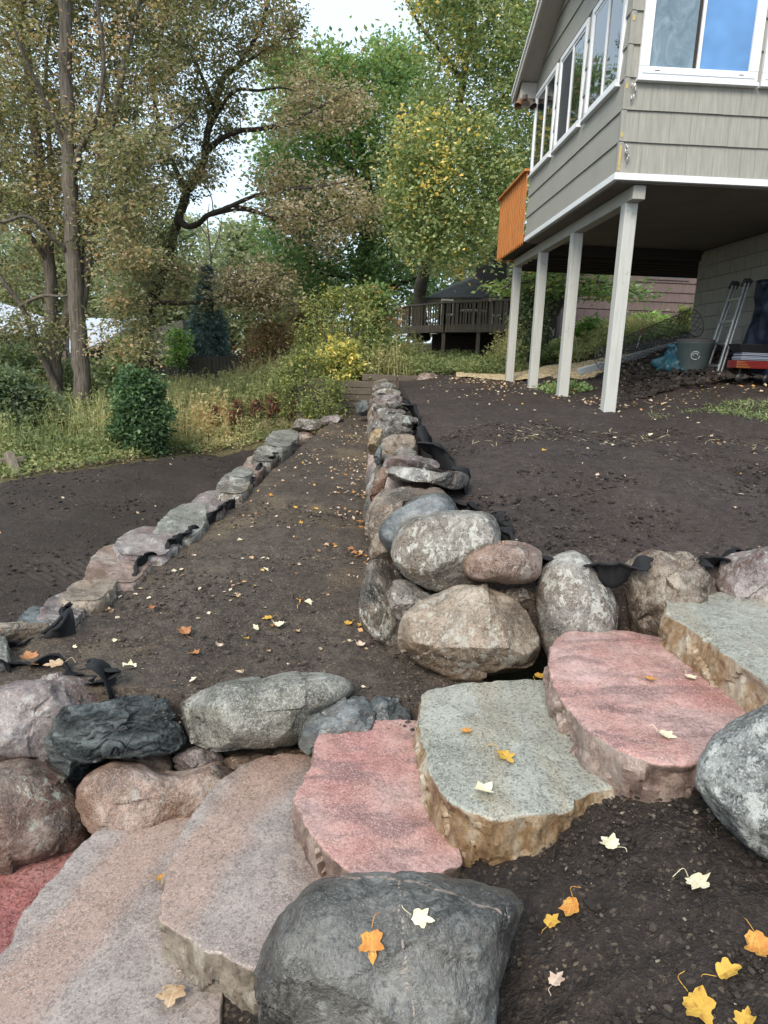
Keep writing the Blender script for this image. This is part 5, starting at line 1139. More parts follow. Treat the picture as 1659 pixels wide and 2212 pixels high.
# yellow flecked tree beside the house
r3 = np.random.default_rng(303)
YE = 19.5
limbs = [(Q([(905,730),(905,640),(915,560),(950,420),(985,260),(1020,60),(1060,-200)], [24.5, 20]), .26, .08), (Q([(930,500),(1000,480),(1070,450),(1140,420)], [23, 18.5]), .08, .02), (Q([(950,420),(920,360),(890,300),(860,240)], [22.5, 18.5]), .09, .02), (Q([(980,280),(1080,220),(1130,120),(1180,20)], [YE, 17.5]), .09, .02), (Q([(1000,180),(960,120),(910,60),(880,0)], [YE, 18]), .08, .02), (Q([(920,540),(900,550),(880,560),(850,580)], [23.5, 20]), .06, .015), (Q([(1025,100),(1090,-20),(1150,-160)], [YE, 18]), .07, .02)]
cl = np.vstack([poly_pts([(860,-350),(1350,-350),(1350,100),(1190,260),(1160,380),(1100,440),(1100,540),(1060,560),(960,575),(900,560),(850,520),(825,400),(822,310),(880,240),(935,190),(925,90),(880,20)], 1150, 16.4, 22.5, r3), poly_pts([(850,280),(960,240),(1080,260),(1130,420),(1060,520),(940,540),(850,470)], 160, 16, 17.5, r3)])
def ybias(q): return .22 if vnoise(np.array([[q[0] * .8, q[1] * .5, q[2] * .8]]), 4)[0] > .25 else 0
tree('cottonwood_tree', 'tall light green tree with yellow leaves rising beside the house', limbs, cl, (.095, .072), r3, BIRB, BIRCH_L, (.22, .46), 64, .48, .26, twigs=2, flat=.9, leafbias=ybias, drop=.3)
# hazy trees in the distance
r4 = np.random.default_rng(404)
far = [(120,640,110,40,'low backdrop tree between the oaks and the low grey house'),(-60,620,130,42,'dense backdrop tree behind the left frame edge'),(330,650,90,38,'small backdrop tree behind the picket fence'),(-180,560,170,58,'broad hazy tree at the far left edge of the backdrop'),(40,560,150,50,'grey green backdrop tree behind the low grey house'),(250,590,140,44,'tall backdrop tree left of the spruce'),(400,600,120,52,'hazy backdrop tree above the spruce'),(530,590,95,42,'rounded olive backdrop tree right of the spruce'),(640,640,90,40,'low backdrop tree under the long oak limb'),(900,560,130,48,'backdrop tree behind the brown house wing'),(1080,540,150,46,'backdrop tree behind the orange railing'),(1280,560,160,52,'backdrop tree seen beneath the raised house'),(1500,560,170,50,'rightmost backdrop tree behind the house')]
for x, y, rad, Y, lb in far:
    b0 = P(x, 775, Y); b0[2] = float(z_bg(b0[0], b0[1])); topz = P(x, y - rad, Y)[2]; w = rad / FPX * Y
    th = r4.uniform(0, 2 * np.pi, 170); k = r4.uniform(.35, 1, 170) ** .6; zz = r4.uniform(0, 1, 170)
    prof = np.sin(np.clip(zz * .92 + .1, 0, 1) * np.pi) ** .55
    cl = np.column_stack([b0[0] + w * k * prof * np.cos(th), Y + w * k * prof * np.sin(th), b0[2] + .6 + zz * (topz - b0[2] - .6)])
    tree('backdrop_tree', lb, [([b0, b0 * [1, 1, 0] + [0.1, 0, b0[2] + (topz - b0[2]) * .5], b0 * [1, 1, 0] + [-.1, 0, topz - .4]], .22, .05)], cl, (.34, .22), r4, DARKB, FAR_L, (.7, 1.2), 40, .45, .25, twigs=0, sides=7, group='backdrop trees')
# slim bare sapling by the sky gap
sp0 = P(460, 640, 34)
tree('bare_sapling', 'thin nearly leafless tree against the sky gap left of centre', [(Q([(462,660),(455,560),(448,480),(452,440)], 34), .07, .015), (Q([(455,560),(475,500),(480,460)], 34), .04, .01), (Q([(452,520),(430,480),(425,455)], 34), .03, .01)], poly_pts([(410,450),(490,450),(500,560),(420,560)], 16, 33, 35, r4), (.16, .1), r4, TWIG, FAR_L, (.3, .5), 14, .5, .2, sides=6)
# small tree under the raised floor
YF = 15.6
limbs = [(Q([(1165,735),(1185,700),(1205,660),(1235,610),(1250,570),(1260,520)], YF), .17, .04), (Q([(1205,660),(1170,620),(1120,610),(1085,625)], [YF, 14.8]), .05, .012), (Q([(1230,620),(1290,610),(1340,620),(1385,640)], [YF, 14.8]), .05, .012), (Q([(1170,722),(1150,660),(1150,600),(1140,540)], [YF, 16]), .1, .03)]
cl = np.vstack([poly_pts([(1068,628),(1100,600),(1180,572),(1300,572),(1340,600),(1392,640),(1330,650),(1260,640),(1200,650),(1120,640)], 110, 14.6, 16.6, r4), poly_pts([(1100,500),(1300,500),(1320,580),(1100,590)], 60, 14.8, 16.6, r4)])
tree('maple_tree', 'small leaning tree with layered leaves seen beneath the raised house', limbs, cl, (.12, .075, 1.4), r4, DARKB, LIND_L, (.25, .45), 26, .62, .2, flat=.28)
# blue spruce
YS = 22.5; sb = P(450, 790, YS); sb[2] = float(z_bg(sb[0], sb[1])); st = P(455, 575, YS)[2]
spr = thing('spruce_tree', 'blue spruce with drooping tiers beside the picket fence', 'tree', sb)
obj('trunk', tubes_me('trunk', [(np.array([(0, 0, 0), (0, 0, st - sb[2])]), [.12, .015])], DARKB, 8), spr)
LVs, HH, bl = [], [], []; H_ = st - sb[2]
for k in range(30):
    z = .15 + (H_ - .2) * (k / 29) ** .95; Rr = (1.0 - z / H_) * 1.05 + .08
    for j in range(11):
        a = r4.uniform(0, 6.28); R_ = Rr * r4.uniform(.75, 1.1); n = int(26 * R_) + 6; t = np.linspace(.15, 1, n)
        pts = np.stack([R_ * t * np.cos(a), R_ * t * np.sin(a), z - .22 * R_ * t + .12 * R_ * t ** 2], -1)
        bl.append((pts[[0, n // 2, -1]], np.array([.015, .01, .004])))
        for s_ in range(5):
            sd = r4.normal(size=(n, 3)) * .05 * [1, 1, .45]; vv, _ = leaves(pts + sd, .15, .035, r4, .2, .02, dirv=np.array([[math.cos(a), math.sin(a), -.35]]) + r4.normal(size=(n, 3)) * .5); LVs.append(vv); HH.append(np.clip(.35 + .35 * t - .2 + .25 * r4.normal(size=n), 0, 1))
V = np.concatenate(LVs); obj('needles', mesh_np('needles', V, np.arange(len(V)).reshape(-1, 4), SPR_L, face_attr={'h': np.concatenate(HH)}), spr)
obj('branches', tubes_me('branches', bl, TWIG, 4), spr)

# ---- shrubs
def shrub(name, label, x, yb, w, h, Y, lmat, n, leaf, r_, per=40, ch=.5, hs=.28, crad=(.1, .2), cat='shrub', group=None, flat=.8, shape=.55, depth=.8, stems=7):
    b0 = P(x, yb, Y); W, H = w / FPX * Y / 2, h / FPX * Y
    zz = r_.uniform(0, 1, n); prof = np.sin(np.clip(zz * .82 + .16, 0, 1) * np.pi) ** shape; th = r_.uniform(0, 2 * np.pi, n); k = r_.uniform(.3, 1, n) ** .5
    ri = .82 + .5 * vnoise(np.column_stack([np.cos(th) * 1.5, np.sin(th) * 1.5, zz * 4]), int(x) % 97)
    cl = np.column_stack([b0[0] + W * k * prof * ri * np.cos(th), b0[1] + W * depth * k * prof * ri * np.sin(th), b0[2] + .04 + zz * H * (.9 + .2 * ri - .1)])
    lim = [([b0 - [0, 0, .1], b0 + [W * .3 * math.cos(a), W * .3 * math.sin(a), H * .45], b0 + [W * .55 * math.cos(a), W * .55 * math.sin(a), H * .85]], .012 + .006 * H, .005) for a in r_.uniform(0, 6.28, stems)]
    t = tree(name, label, lim, cl, leaf, r_, TWIG, lmat, crad, per, ch, hs, cat, group, .05, 0, flat, 5, False)
    for c in t.children:
        if c.name.startswith('trunk'): c.name = 'stems'
        elif c.name.startswith('crown'): c.name = 'foliage'
    return t
r5 = np.random.default_rng(505)
shrub('dark_shrub', 'dense dark green shrub standing alone by the graded soil', 302, 985, 120, 172, 12.1, BUSH_L, 260, (.085, .05), r5, 46, .38, .28, (.1, .17), shape=.35)
shrub('leafy_shrub', 'broad shaded shrub at the left frame edge behind the rail fence', 20, 1000, 260, 190, 12.6, SHADE_L, 200, (.10, .055), r5, 44, .45, .28, (.14, .26))
shrub('leafy_shrub', 'tall shaded shrub left of the forked oak', 40, 950, 240, 190, 17.5, SHADE_L, 200, (.12, .06), r5, 44, .55, .28, (.16, .3))
shrub('leafy_shrub', 'shaded shrub between the two oak trunks', 160, 950, 130, 150, 17.6, SHADE_L, 120, (.12, .06), r5, 44, .6, .26, (.16, .3))
shrub('leafy_shrub', 'grey green shrub right of the broad oak trunk', 235, 950, 90, 160, 16.2, SHADE_L, 90, (.11, .06), r5, 40, .7, .25, (.15, .26))
shrub('lime_shrub', 'bright lime green bush against the picket fence', 272, 815, 70, 75, 19.5, LIME_L, 60, (.13, .06), r5, 36, .35, .25, (.14, .26))
shrub('lime_shrub', 'small lime green bush with pink tips beside the spruce', 385, 790, 44, 70, 20.8, LIME_L, 40, (.11, .055), r5, 32, .6, .3, (.12, .22))
shrub('russet_shrub', 'rounded reddish brown shrub right of the picket fence', 585, 820, 130, 120, 18.8, RUS_L, 150, (.09, .05), r5, 40, .5, .3, (.16, .28))
shrub('olive_shrub', 'olive shrub behind the reddish brown shrub', 660, 800, 110, 130, 20.5, RUS_L, 120, (.10, .055), r5, 40, .28, .25, (.16, .3))
shrub('yellow_shrub', 'wispy shrub with a bright yellow leaf cluster behind the timbers', 735, 835, 210, 205, 15.8, YEL_L, 200, (.09, .045), r5, 24, .24, .28, (.12, .26), shape=.7)
shrub('yellow_shrub', 'low bright yellow bush in front of the timber wall', 735, 835, 105, 90, 15.0, YEL_L, 70, (.10, .055), r5, 26, .52, .28, (.12, .22), shape=.6)
shrub('yellow_shrub', 'airy yellow green weeds left of the timber wall', 655, 900, 130, 130, 14.6, YEL_L, 110, (.08, .035), r5, 22, .18, .34, (.1, .22), shape=.7)
shrub('green_shrub', 'tall green shrub left of the neighbour deck', 800, 820, 150, 175, 17.0, LIND_L, 150, (.11, .06), r5, 30, .7, .25, (.15, .3))
shrub('goldenrod_clump', 'yellow green weeds growing against the timber wall', 700, 905, 140, 85, 13.9, YEL_L, 100, (.075, .03), r5, 20, .22, .34, (.08, .18), 'plant')
shrub('broadleaf_plant', 'glossy light green plants below the neighbour foundation', 1400, 745, 130, 50, 16.8, LIME_L, 110, (.13, .075, 1.2), r5, 26, .45, .26, (.12, .22), 'plant', depth=.5)
shrub('broadleaf_plant', 'low green plant behind the second post from the front', 1275, 748, 80, 48, 16.4, LIME_L, 60, (.11, .065, 1.2), r5, 24, .35, .26, (.1, .2), 'plant')
shrub('yellow_vine', 'yellowing vine at the block wall corner', 1475, 745, 60, 70, 14.6, YEL_L, 40, (.08, .05), r5, 22, .4, .3, (.1, .18), 'plant')
shrub('green_shrub', 'dark bush hiding the trunk of the small leaning tree', 1140, 775, 60, 150, 14.9, SHADE_L, 70, (.09, .05), r5, 34, .55, .25, (.12, .22))
for k, (x, y, h) in enumerate([(465,920,42),(505,925,34),(515,918,50),(553,905,36),(588,905,50),(640,905,36)]):
    q = on_surface(x, y, z_bg, 8, 40); ht = h / FPX * q[1]; t = thing('dead_fern', ('upright rust brown dead fern clump, number %s from the left in the bed' % ['first', 'second', 'third', 'fourth', 'fifth', 'last'][k]).replace('number ', ''), 'plant', q, 0, 'rust brown dead ferns in the bed')
    V, F, H = [], [], []; n = 260; a = r5.uniform(0, 6.28, n); rr = r5.uniform(0, .13, n); z = r5.uniform(0, ht, n)
    vv, ff = leaves(np.column_stack([rr * np.cos(a), rr * np.sin(a), z]), .085, .03, r5, .0, .1, dirv=np.array([[0, 0, .8]])); obj('fronds', mesh_np('fronds', vv, ff, REDD_L, face_attr={'h': r5.uniform(0, 1, n)}), t)
    obj('stems', tubes_me('stems', [(np.array([(0, 0, -.05), (.05 * math.cos(b), .05 * math.sin(b), ht * .6), (.1 * math.cos(b), .1 * math.sin(b), ht)]), .006) for b in np.linspace(0, 6, 7)], TWIG, 4), t)

# ---- uncountable plants: meadow, ground cover
def stuff_plants(name, label, pts, hts, per, leaf, lmat, hbias, r_, stem=True):
    n = len(pts); idx = np.repeat(np.arange(n), per); m = len(idx); t = r_.uniform(.05, 1, m) ** .8
    lean = r_.normal(size=(n, 2)) * .18; c = pts[idx] + np.column_stack([lean[idx] * (hts[idx] * t)[:, None] + r_.normal(size=(m, 2)) * .045, hts[idx] * t])
    d = np.column_stack([r_.normal(size=(m, 2)), r_.uniform(-.1, .9, m)])
    vv, ff = leaves(c, leaf[0], leaf[1], r_, .3, .1, dirv=d); H = np.clip(hbias[idx] + .13 * r_.normal(size=m) + .12 * (t - .5), 0, 1)
    Vs, Fs, Hs = [vv], [ff], [H]
    if stem:
        k = len(vv); w = .006; a = pts; b_ = pts + np.column_stack([lean * hts[:, None], hts])
        sv = np.stack([a + [w, 0, 0], a - [w, 0, 0], b_ - [w * .3, 0, 0], b_ + [w * .3, 0, 0]], 1).reshape(-1, 3); Vs.append(sv); Fs.append(np.arange(4 * n).reshape(-1, 4) + k); Hs.append(np.clip(hbias + .3, 0, 1))
    o = obj(name, mesh_np(name, np.concatenate(Vs), np.concatenate(Fs), lmat, face_attr={'h': np.concatenate(Hs)})); return tag(o, label, None, None, 'stuff')
def scatter(n, x0, x1, y0, y1, keep, r_, zf=z_bg):
    X, Y = r_.uniform(x0, x1, n), r_.uniform(y0, y1, n); k = keep(X, Y); X, Y = X[k], Y[k]; return np.column_stack([X, Y, zf(X, Y)])
r6 = np.random.default_rng(606)
def beyond(X, Y): return (Y > low_edge(X) + .05) & ~((X > wall_l(np.minimum(Y, 15)) - .15) & (Y < 14.8))
p_ = scatter(9000, -9, -.8, 10, 21, lambda X, Y: beyond(X, Y) & (Y > low_edge(X) + 1.0), r6)
pn = fbm2(p_[:, 0], p_[:, 1], .55, 3, 9)
stuff_plants('meadow', 'rank yellow green meadow plants beyond the graded soil', p_, (.22 + .36 * sstep(0, 3, p_[:, 1] - low_edge(p_[:, 0]) - .6)) * (1 + .6 * pn) * r6.uniform(.4, 1.3, len(p_)), 13, (.085, .032), MEAD_L, np.clip(.30 + .34 * pn, .02, .9), r6)
p_ = scatter(9000, -9, -.9, 9.4, 16, lambda X, Y: beyond(X, Y) & (Y < low_edge(X) + 2.2), r6)
stuff_plants('ground_cover', 'low green ground cover edging the graded soil', p_, r6.uniform(.04, .2, len(p_)), 7, (.06, .036), MEAD_L, np.clip(.28 + .35 * fbm2(p_[:, 0], p_[:, 1], .9, 3, 5), 0, .9), r6, False)
p_ = scatter(8200, -1.6, 7.5, 12.8, 20.5, lambda X, Y: (Y > np.interp(X, [-1.6, 1.5, 2.5, 4, 7.5], [15.0, 15.1, 14.5, 13.5, 13.0]) + .2 * np.sin(X * 3)) & (fbm2(X, Y, 1.3, 2, 51) > -.35), r6, lambda X, Y: np.maximum(z_up(X, Y), z_bg(X, Y)))
pn = fbm2(p_[:, 0], p_[:, 1], .6, 3, 19)
stuff_plants('weed_bank', 'tall mixed weeds on the bank below the neighbour deck', p_, (.16 + .15 * sstep(15, 18, p_[:, 1]) + .75 * np.clip(pn + .25, 0, 1)) * r6.uniform(.35, 1.4, len(p_)) * (1 - .55 * sstep(3, 4.5, p_[:, 0])), 14, (.10, .036), MEAD_L, np.clip(.38 + .34 * pn, .05, .9), r6)
p_ = scatter(1500, -.9, 1.1, 14.75, 15.3, lambda X, Y: X > -9, r6)
stuff_plants('dry_grass', 'russet dry grass fringe above the timber wall', p_, r6.uniform(.08, .3, len(p_)), 9, (.09, .018), RUS_L, r6.uniform(.4, .9, len(p_)), r6)

# ------------------------------------------------------------------ path, lawn, fabric, litter
gz = lambda l: [on_surface(x, y, z_up, 8, 20)[:2] for x, y in l]
strip('chip_path', gz([(985,816),(1060,820),(1150,821),(1230,819),(1300,815),(1400,806),(1480,799),(1540,795)]), gz([(985,807),(1060,802),(1150,795),(1230,787),(1300,776),(1400,762),(1480,749),(1540,742)]), lambda X, Y: z_up(X, Y) + .03, CHIP, 70, 30, .03)
r7 = np.random.default_rng(707)
LAWN_L = leafmat('lawn_blades', [(.0, (.06, .09, .03)), (.5, (.11, .17, .04)), (1., (.2, .23, .07))])
p_ = scatter(2600, 2.9, 6.0, 5.9, 8.6, lambda X, Y: (Y > 6.5 + .35 * np.sin(X * 2.2) + .9 * sstep(4.6, 3.4, X)) & (Y < 8.1 - .5 * sstep(4.0, 3.0, X)), r7, z_up)
stuff_plants('lawn_patch', 'patch of short green grass at the right frame edge', p_, r7.uniform(.02, .06, len(p_)), 5, (.06, .008), LAWN_L, r7.uniform(.3, .9, len(p_)), r7, False)
p_ = scatter(120, 2.4, 2.95, 10.0, 11.3, lambda X, Y: X > 0, r7, z_up)
stuff_plants('weeds_by_posts', 'low green weeds between the two middle posts', p_, r7.uniform(.03, .14, len(p_)), 8, (.06, .03), LIND_L, r7.uniform(.4, .8, len(p_)), r7, False)

FAB = NB('black_geotextile'); _v = FAB.obj(); _n = FAB.noise(_v, 160, 2, .6); _n2 = FAB.noise(_v, 5, 3)
FAB = FAB.done(FAB.ramp(_n2, [(.3, (.006, .006, .007)), (.7, (.018, .018, .02))]), .8, FAB.bump(_n, .3, .003), .3)
def fabric(name, label, path, zf, h=.13, seed=0, lean=.6, group=None, back=(1, 0)):
    """a crumpled standing strip of cloth along path (list of X, Y)"""
    c = curve(path, 16); n = len(c); m = 9; d = np.gradient(c, axis=0); d /= np.linalg.norm(d, axis=1)[:, None] + 1e-9; nr = np.stack([d[:, 1], -d[:, 0]], -1)
    s = np.concatenate([[0], np.cumsum(np.linalg.norm(np.diff(c, axis=0), axis=1))]); V = []
    for k in range(m):
        t = k / (m - 1); hh = h * (.15 + 1.15 * np.clip(fbm(np.column_stack([s * 4.2, s * 0 + seed, s * 0]), 2, 3) + .35, 0, 1))
        out = lean * hh * t ** 1.6 + .075 * t * fbm(np.column_stack([s * 11, s * 0 + t * 1.2, s * 0 + seed]), 3, 7) + .012 * np.sin(s * 41 + 9 * vnoise(np.column_stack([s * 3, s * 0, s * 0]), 2)) * t
        zz = zf(c[:, 0], c[:, 1]) - .03 + (hh + .03) * np.sin(t * 1.9) / np.sin(1.57) + .015 * t * fbm(np.column_stack([s * 7, s * 0 + t, s * 0 + seed + 3]), 2, 9)
        V.append(np.column_stack([c + nr * out[:, None], zz]))
    V = np.array(V).reshape(-1, 3); i = np.arange(m - 1)[:, None] * n; j = np.arange(n - 1)[None]; b0 = V.mean(0)
    o = obj(name, mesh_np(name, V - b0, np.stack([i + j, i + j + 1, i + n + j + 1, i + n + j], -1).reshape(-1, 4), FAB, True), None, b0)
    md = o.modifiers.new('thickness', 'SOLIDIFY'); md.thickness = .006
    return tag(o, label, 'fabric', group)
gxy = lambda l, zf: [on_surface(x, y, zf)[:2] for x, y in l]
zu_ = lambda X, Y: z_up(X, Y) + .04
fabric('landscape_fabric', 'black fabric strip along the near corner of the upper terrace', gxy([(1085,1168),(1130,1185),(1190,1200),(1240,1205),(1290,1230),(1330,1242),(1360,1225)], zu_), z_up, .09, 1, .5)
fabric('landscape_fabric', 'crumpled black fabric lip beside the smooth pale boulder', gxy([(980,1070),(1000,1085),(1030,1098),(1055,1105),(1085,1118),(1110,1132),(1080,1150)], zu_), z_up, .14, 2, .7)
fabric('landscape_fabric', 'black fabric flap behind the flat cap slab', gxy([(905,930),(925,955),(940,985),(950,1005),(985,1012),(1015,1020),(1005,1060)], zu_), z_up, .16, 3, .5)
fabric('landscape_fabric', 'black fabric scrap at the right frame edge beside the mauve boulder', gxy([(1500,1232),(1530,1222),(1560,1205),(1600,1192)], zu_), z_up, .07, 5, .5)
fabric('landscape_fabric', 'small black fabric folds far along the tall wall', gxy([(885,872),(893,890),(905,905),(912,925),(905,935)], zu_), z_up, .14, 6, .6)
zm_ = lambda X, Y: z_mid(X, Y) + .02
fabric('landscape_fabric', 'black fabric strip behind the largest edging boulders', gxy([(a + 16, b + 9) for a, b in [(250,1245),(270,1232),(305,1205),(340,1185),(380,1165),(408,1140),(430,1122),(470,1095),(492,1085)]], zm_), z_mid, .085, 8, .15)
fabric('landscape_fabric', 'black fabric strip behind the near edging boulders', gxy([(a + 16, b + 9) for a, b in [(60,1352),(120,1338),(135,1310),(190,1290),(225,1280),(245,1262)]], zm_), z_mid, .085, 9, .15)
fabric('landscape_fabric', 'black fabric tufts between the far edging boulders', gxy([(a + 16, b + 9) for a, b in [(500,1060),(520,1035),(540,1015),(570,990),(600,972),(620,958)]], zm_), z_mid, .085, 10, .15)
fabric('landscape_fabric', 'large crumpled black fabric loop at the left frame edge', gxy([(165,1368),(120,1380),(60,1385),(20,1395),(5,1420),(20,1450)], zm_), z_mid, .14, 11, .6)
fabric('landscape_fabric', 'black fabric band lying on the purple grey boulder', gxy([(15,1440),(60,1430),(110,1432),(150,1445),(190,1462),(225,1475),(250,1470),(235,1500)], zm_), z_mid, .11, 12, .5)

# ---- fallen leaves
def leaf_mat(name, a, b_, c):
    m = NB(name); v = m.obj(); n = m.noise(v, 40, 3); vv = m.n('VectorMath', {0: v}, operation='LENGTH').outputs['Value']
    cc = m.ramp(n, [(.3, a), (.55, b_), (.75, c)])
    sx = m.n('SeparateXYZ', {0: v}); an = m.math('ARCTAN2', sx.outputs[0], m.math('ADD', sx.outputs[1], .035))
    vn = m.math('ABSOLUTE', m.math('SINE', m.math('MULTIPLY', an, 2.25))); r_n = m.math('MULTIPLY', vv, 16)
    cc = m.mix(m.math('MULTIPLY', m.ramp(vn, [(.0, 1.), (.10, 0.)]), .45), cc, tuple(min(1, x * 1.35) for x in c))
    cc = m.mix(m.ramp(m.math('ADD', r_n, m.math('MULTIPLY', n, .9)), [(.95, 0.), (1.3 - .3, .0), (1., .0)]) if False else m.ramp(m.noise(v, 55, 3, .7), [(.60, 0.), (.68, .75)]), cc, tuple(x * .38 for x in a))
    return m.done(cc, .6, m.bump(vn, .4, .004), .3)
LM = {'pale': leaf_mat('leaf_pale', (.55, .48, .30), (.66, .60, .42), (.70, .66, .50)), 'yellow': leaf_mat('leaf_yellow', (.46, .26, .045), (.54, .34, .06), (.36, .14, .03)), 'orange': leaf_mat('leaf_orange', (.40, .15, .035), (.48, .22, .045), (.52, .32, .08)),
      'tan': leaf_mat('leaf_tan', (.34, .2, .11), (.47, .33, .20), (.55, .43, .30)), 'brown': leaf_mat('leaf_brown', (.22, .09, .04), (.36, .15, .06), (.42, .24, .12)), 'pink': leaf_mat('leaf_pinkish', (.5, .34, .26), (.58, .45, .36), (.62, .52, .42))}
MAPLE = [(0,-.42),(.10,-.40),(.24,-.44),(.30,-.34),(.44,-.28),(.40,-.16),(.36,-.06),(.50,.06),(.56,.20),(.42,.20),(.28,.22),(.17,.20),(.19,.34),(.13,.46),(.02,.62),(-.10,.46),(-.18,.36),(-.16,.21),(-.27,.20),(-.40,.22),(-.55,.18),(-.48,.05),(-.36,-.08),(-.42,-.18),(-.42,-.30),(-.28,-.36),(-.22,-.43),(-.09,-.40)]
def leaf_mesh(size, mat, curl, seed, stem=True, lobes=1.0):
    r_ = np.random.default_rng(seed); o_ = np.array(MAPLE) * [1, 1]; rr = np.hypot(o_[:, 0], o_[:, 1]); o_ = o_ * (lobes + (1 - lobes) * .42 / rr)[:, None] * r_.uniform(.9, 1.08, (len(o_), 1)) * [r_.uniform(.75, 1.0), 1.0]
    n = len(o_); inner = o_ * .5; V = [(0, 0)] + inner.tolist() + o_.tolist(); V = np.array(V) * size
    z = curl * (V[:, 0] ** 2 * r_.uniform(.5, 1.6) + V[:, 1] ** 2 * r_.uniform(-.6, 1.6) + V[:, 0] * V[:, 1] * r_.uniform(-1, 1)) / size + .05 * size * vnoise(np.column_stack([V / size * 3, V[:, 0] * 0 + seed]), 3) * curl + .004
    V3 = np.column_stack([V, z - z.min() + .002])
    F3 = np.array([(0, 1 + i, 1 + (i + 1) % n) for i in range(n)]); F4 = np.array([(1 + i, 1 + n + i, 1 + n + (i + 1) % n, 1 + (i + 1) % n) for i in range(n)])
    Fl = [F3, F4]
    if stem:
        a, b_, c = np.array([0, -.5 * size, V3[0, 2]]), np.array([r_.uniform(-.2, .2) * size, -.85 * size, .012]), np.array([r_.uniform(-.45, .45) * size, -.98 * size, .004]); sv, sf = [], []; tube(curve([a, b_, c], 4), .0011, 4, sv, sf)
        k = len(V3); V3 = np.vstack([V3] + sv); Fl.append(np.concatenate(sf) + k)
    return mesh_np('leaf', V3, Fl, mat, False)
fore = [ # x, y, surface z or 'f' soil, 'm' mid, 'u' up; size; colour; rotation; label
 (1092,1635,.56,.095,'yellow',.4,'large yellow and rust leaf on the grey green step slab'),(1008,1580,.56,.05,'orange',1.6,'small folded orange leaf on the grey green step slab'),(1045,1710,.56,.085,'pale',2.4,'pale cream leaf near the front of the grey green step slab'),
 (1405,1468,.72,.055,'orange',1.2,'small orange leaf on the upper pink step slab'),(1492,1463,.72,.06,'pale',.3,'cream leaf beside the orange one on the upper pink slab'),(1440,1588,.72,.07,'pale',1.0,'pale leaf near the front of the upper pink slab'),
 (1168,1460,'m9',.07,'yellow',2.2,'yellow orange leaf in the gap between two step slabs'),(1318,1822,'f',.11,'pale',2.0,'pale maple leaf with a long stem on the bare soil'),(1510,1908,'f',.11,'pale',5.2,'cream maple leaf below the salt and pepper boulder'),
 (1232,1962,'f',.105,'orange',4.2,'orange maple leaf overlapping a yellow one on the soil'),(1193,1990,'f',.075,'yellow',.6,'small yellow leaf tucked under the orange maple leaf'),(1640,2050,'f',.13,'orange',4.4,'orange leaf cut by the right frame edge'),
 (1575,2100,'f',.10,'yellow',.1,'curled yellow and tan leaf standing on the soil'),(1203,2118,'f',.075,'pink',.8,'pinkish white leaf beside the dark boulder'),(1512,2180,'f',.14,'yellow',4.9,'large yellow leaf at the bottom frame edge'),(1610,2205,'f',.08,'yellow',.9,'yellow leaf at the bottom right corner'),
 (352,1898,.07,.06,'orange',1.7,'orange leaf folded against the mauve step slab'),(372,2150,.07,.10,'tan',.05,'tan leaf on the broad bottom step slab'),(780,1350,'m',.06,'yellow',.9,'yellow leaf at the foot of the tall wall'),(752,1348,'m',.06,'yellow',2.5,'small yellow leaf left of the wall foot'),(280,1444,'m',.09,'pale',1.4,'white leaf behind the slate boulder'),(779,1394,'m',.065,'pink',4.0,'pinkish leaf near the wall corner foot'),
 (398,1364,'m',.11,'brown',.5,'cluster forming brown leaf in the middle of the terrace'),(64,1420,'m+',.10,'brown',.8,'brown leaf lying on the black fabric'),(118,1435,'m+',.10,'tan',2.1,'tan leaf lying on the black fabric band'),(600,1352,'m',.085,'pale',2.6,'large pale leaf near the centre of the middle terrace'),(642,1300,'m',.08,'orange',.3,'bright orange leaf right of the terrace centre'),(578,1335,'m',.07,'yellow',1.9,'yellow orange leaf left of the large pale one')]
def zf_of(code): return {'f': z_fore, 'm': z_mid, 'u': z_up}[code]
def norm_at(zf, X, Y):
    e = .03; return Vector((-(float(zf(X + e, Y)) - float(zf(X - e, Y))) / (2 * e), -(float(zf(X, Y + e)) - float(zf(X, Y - e))) / (2 * e), 1)).normalized()
for k, (x, y, s, size, c_, rz, lb) in enumerate(fore):
    up_ = Vector((0, 0, 1))
    if isinstance(s, float): q = G(x, y, s + .012)
    elif s == 'm9': q = G(x, y, .47)
    else:
        zf = zf_of(s[0]); ex = .015 if s == 'f' else .01
        if s == 'm+': ex = .12
        q = on_surface(x, y, lambda X, Y: zf(X, Y) + ex, .8, 30); up_ = norm_at(zf, q[0], q[1])
    size *= .66 if s == 'f' else .9
    o = obj('maple_leaf', leaf_mesh(size, LM[c_], random.uniform(.25, 1.0), k + 3, True, random.uniform(.55, 1)), None, q)
    qt = up_.to_track_quat('Z', 'Y'); o.rotation_euler = (qt.to_matrix() @ Matrix.Rotation(rz, 3, 'Z') @ Matrix.Rotation(random.uniform(-.15, .15), 3, 'X')).to_euler(); tag(o, lb, 'leaf')
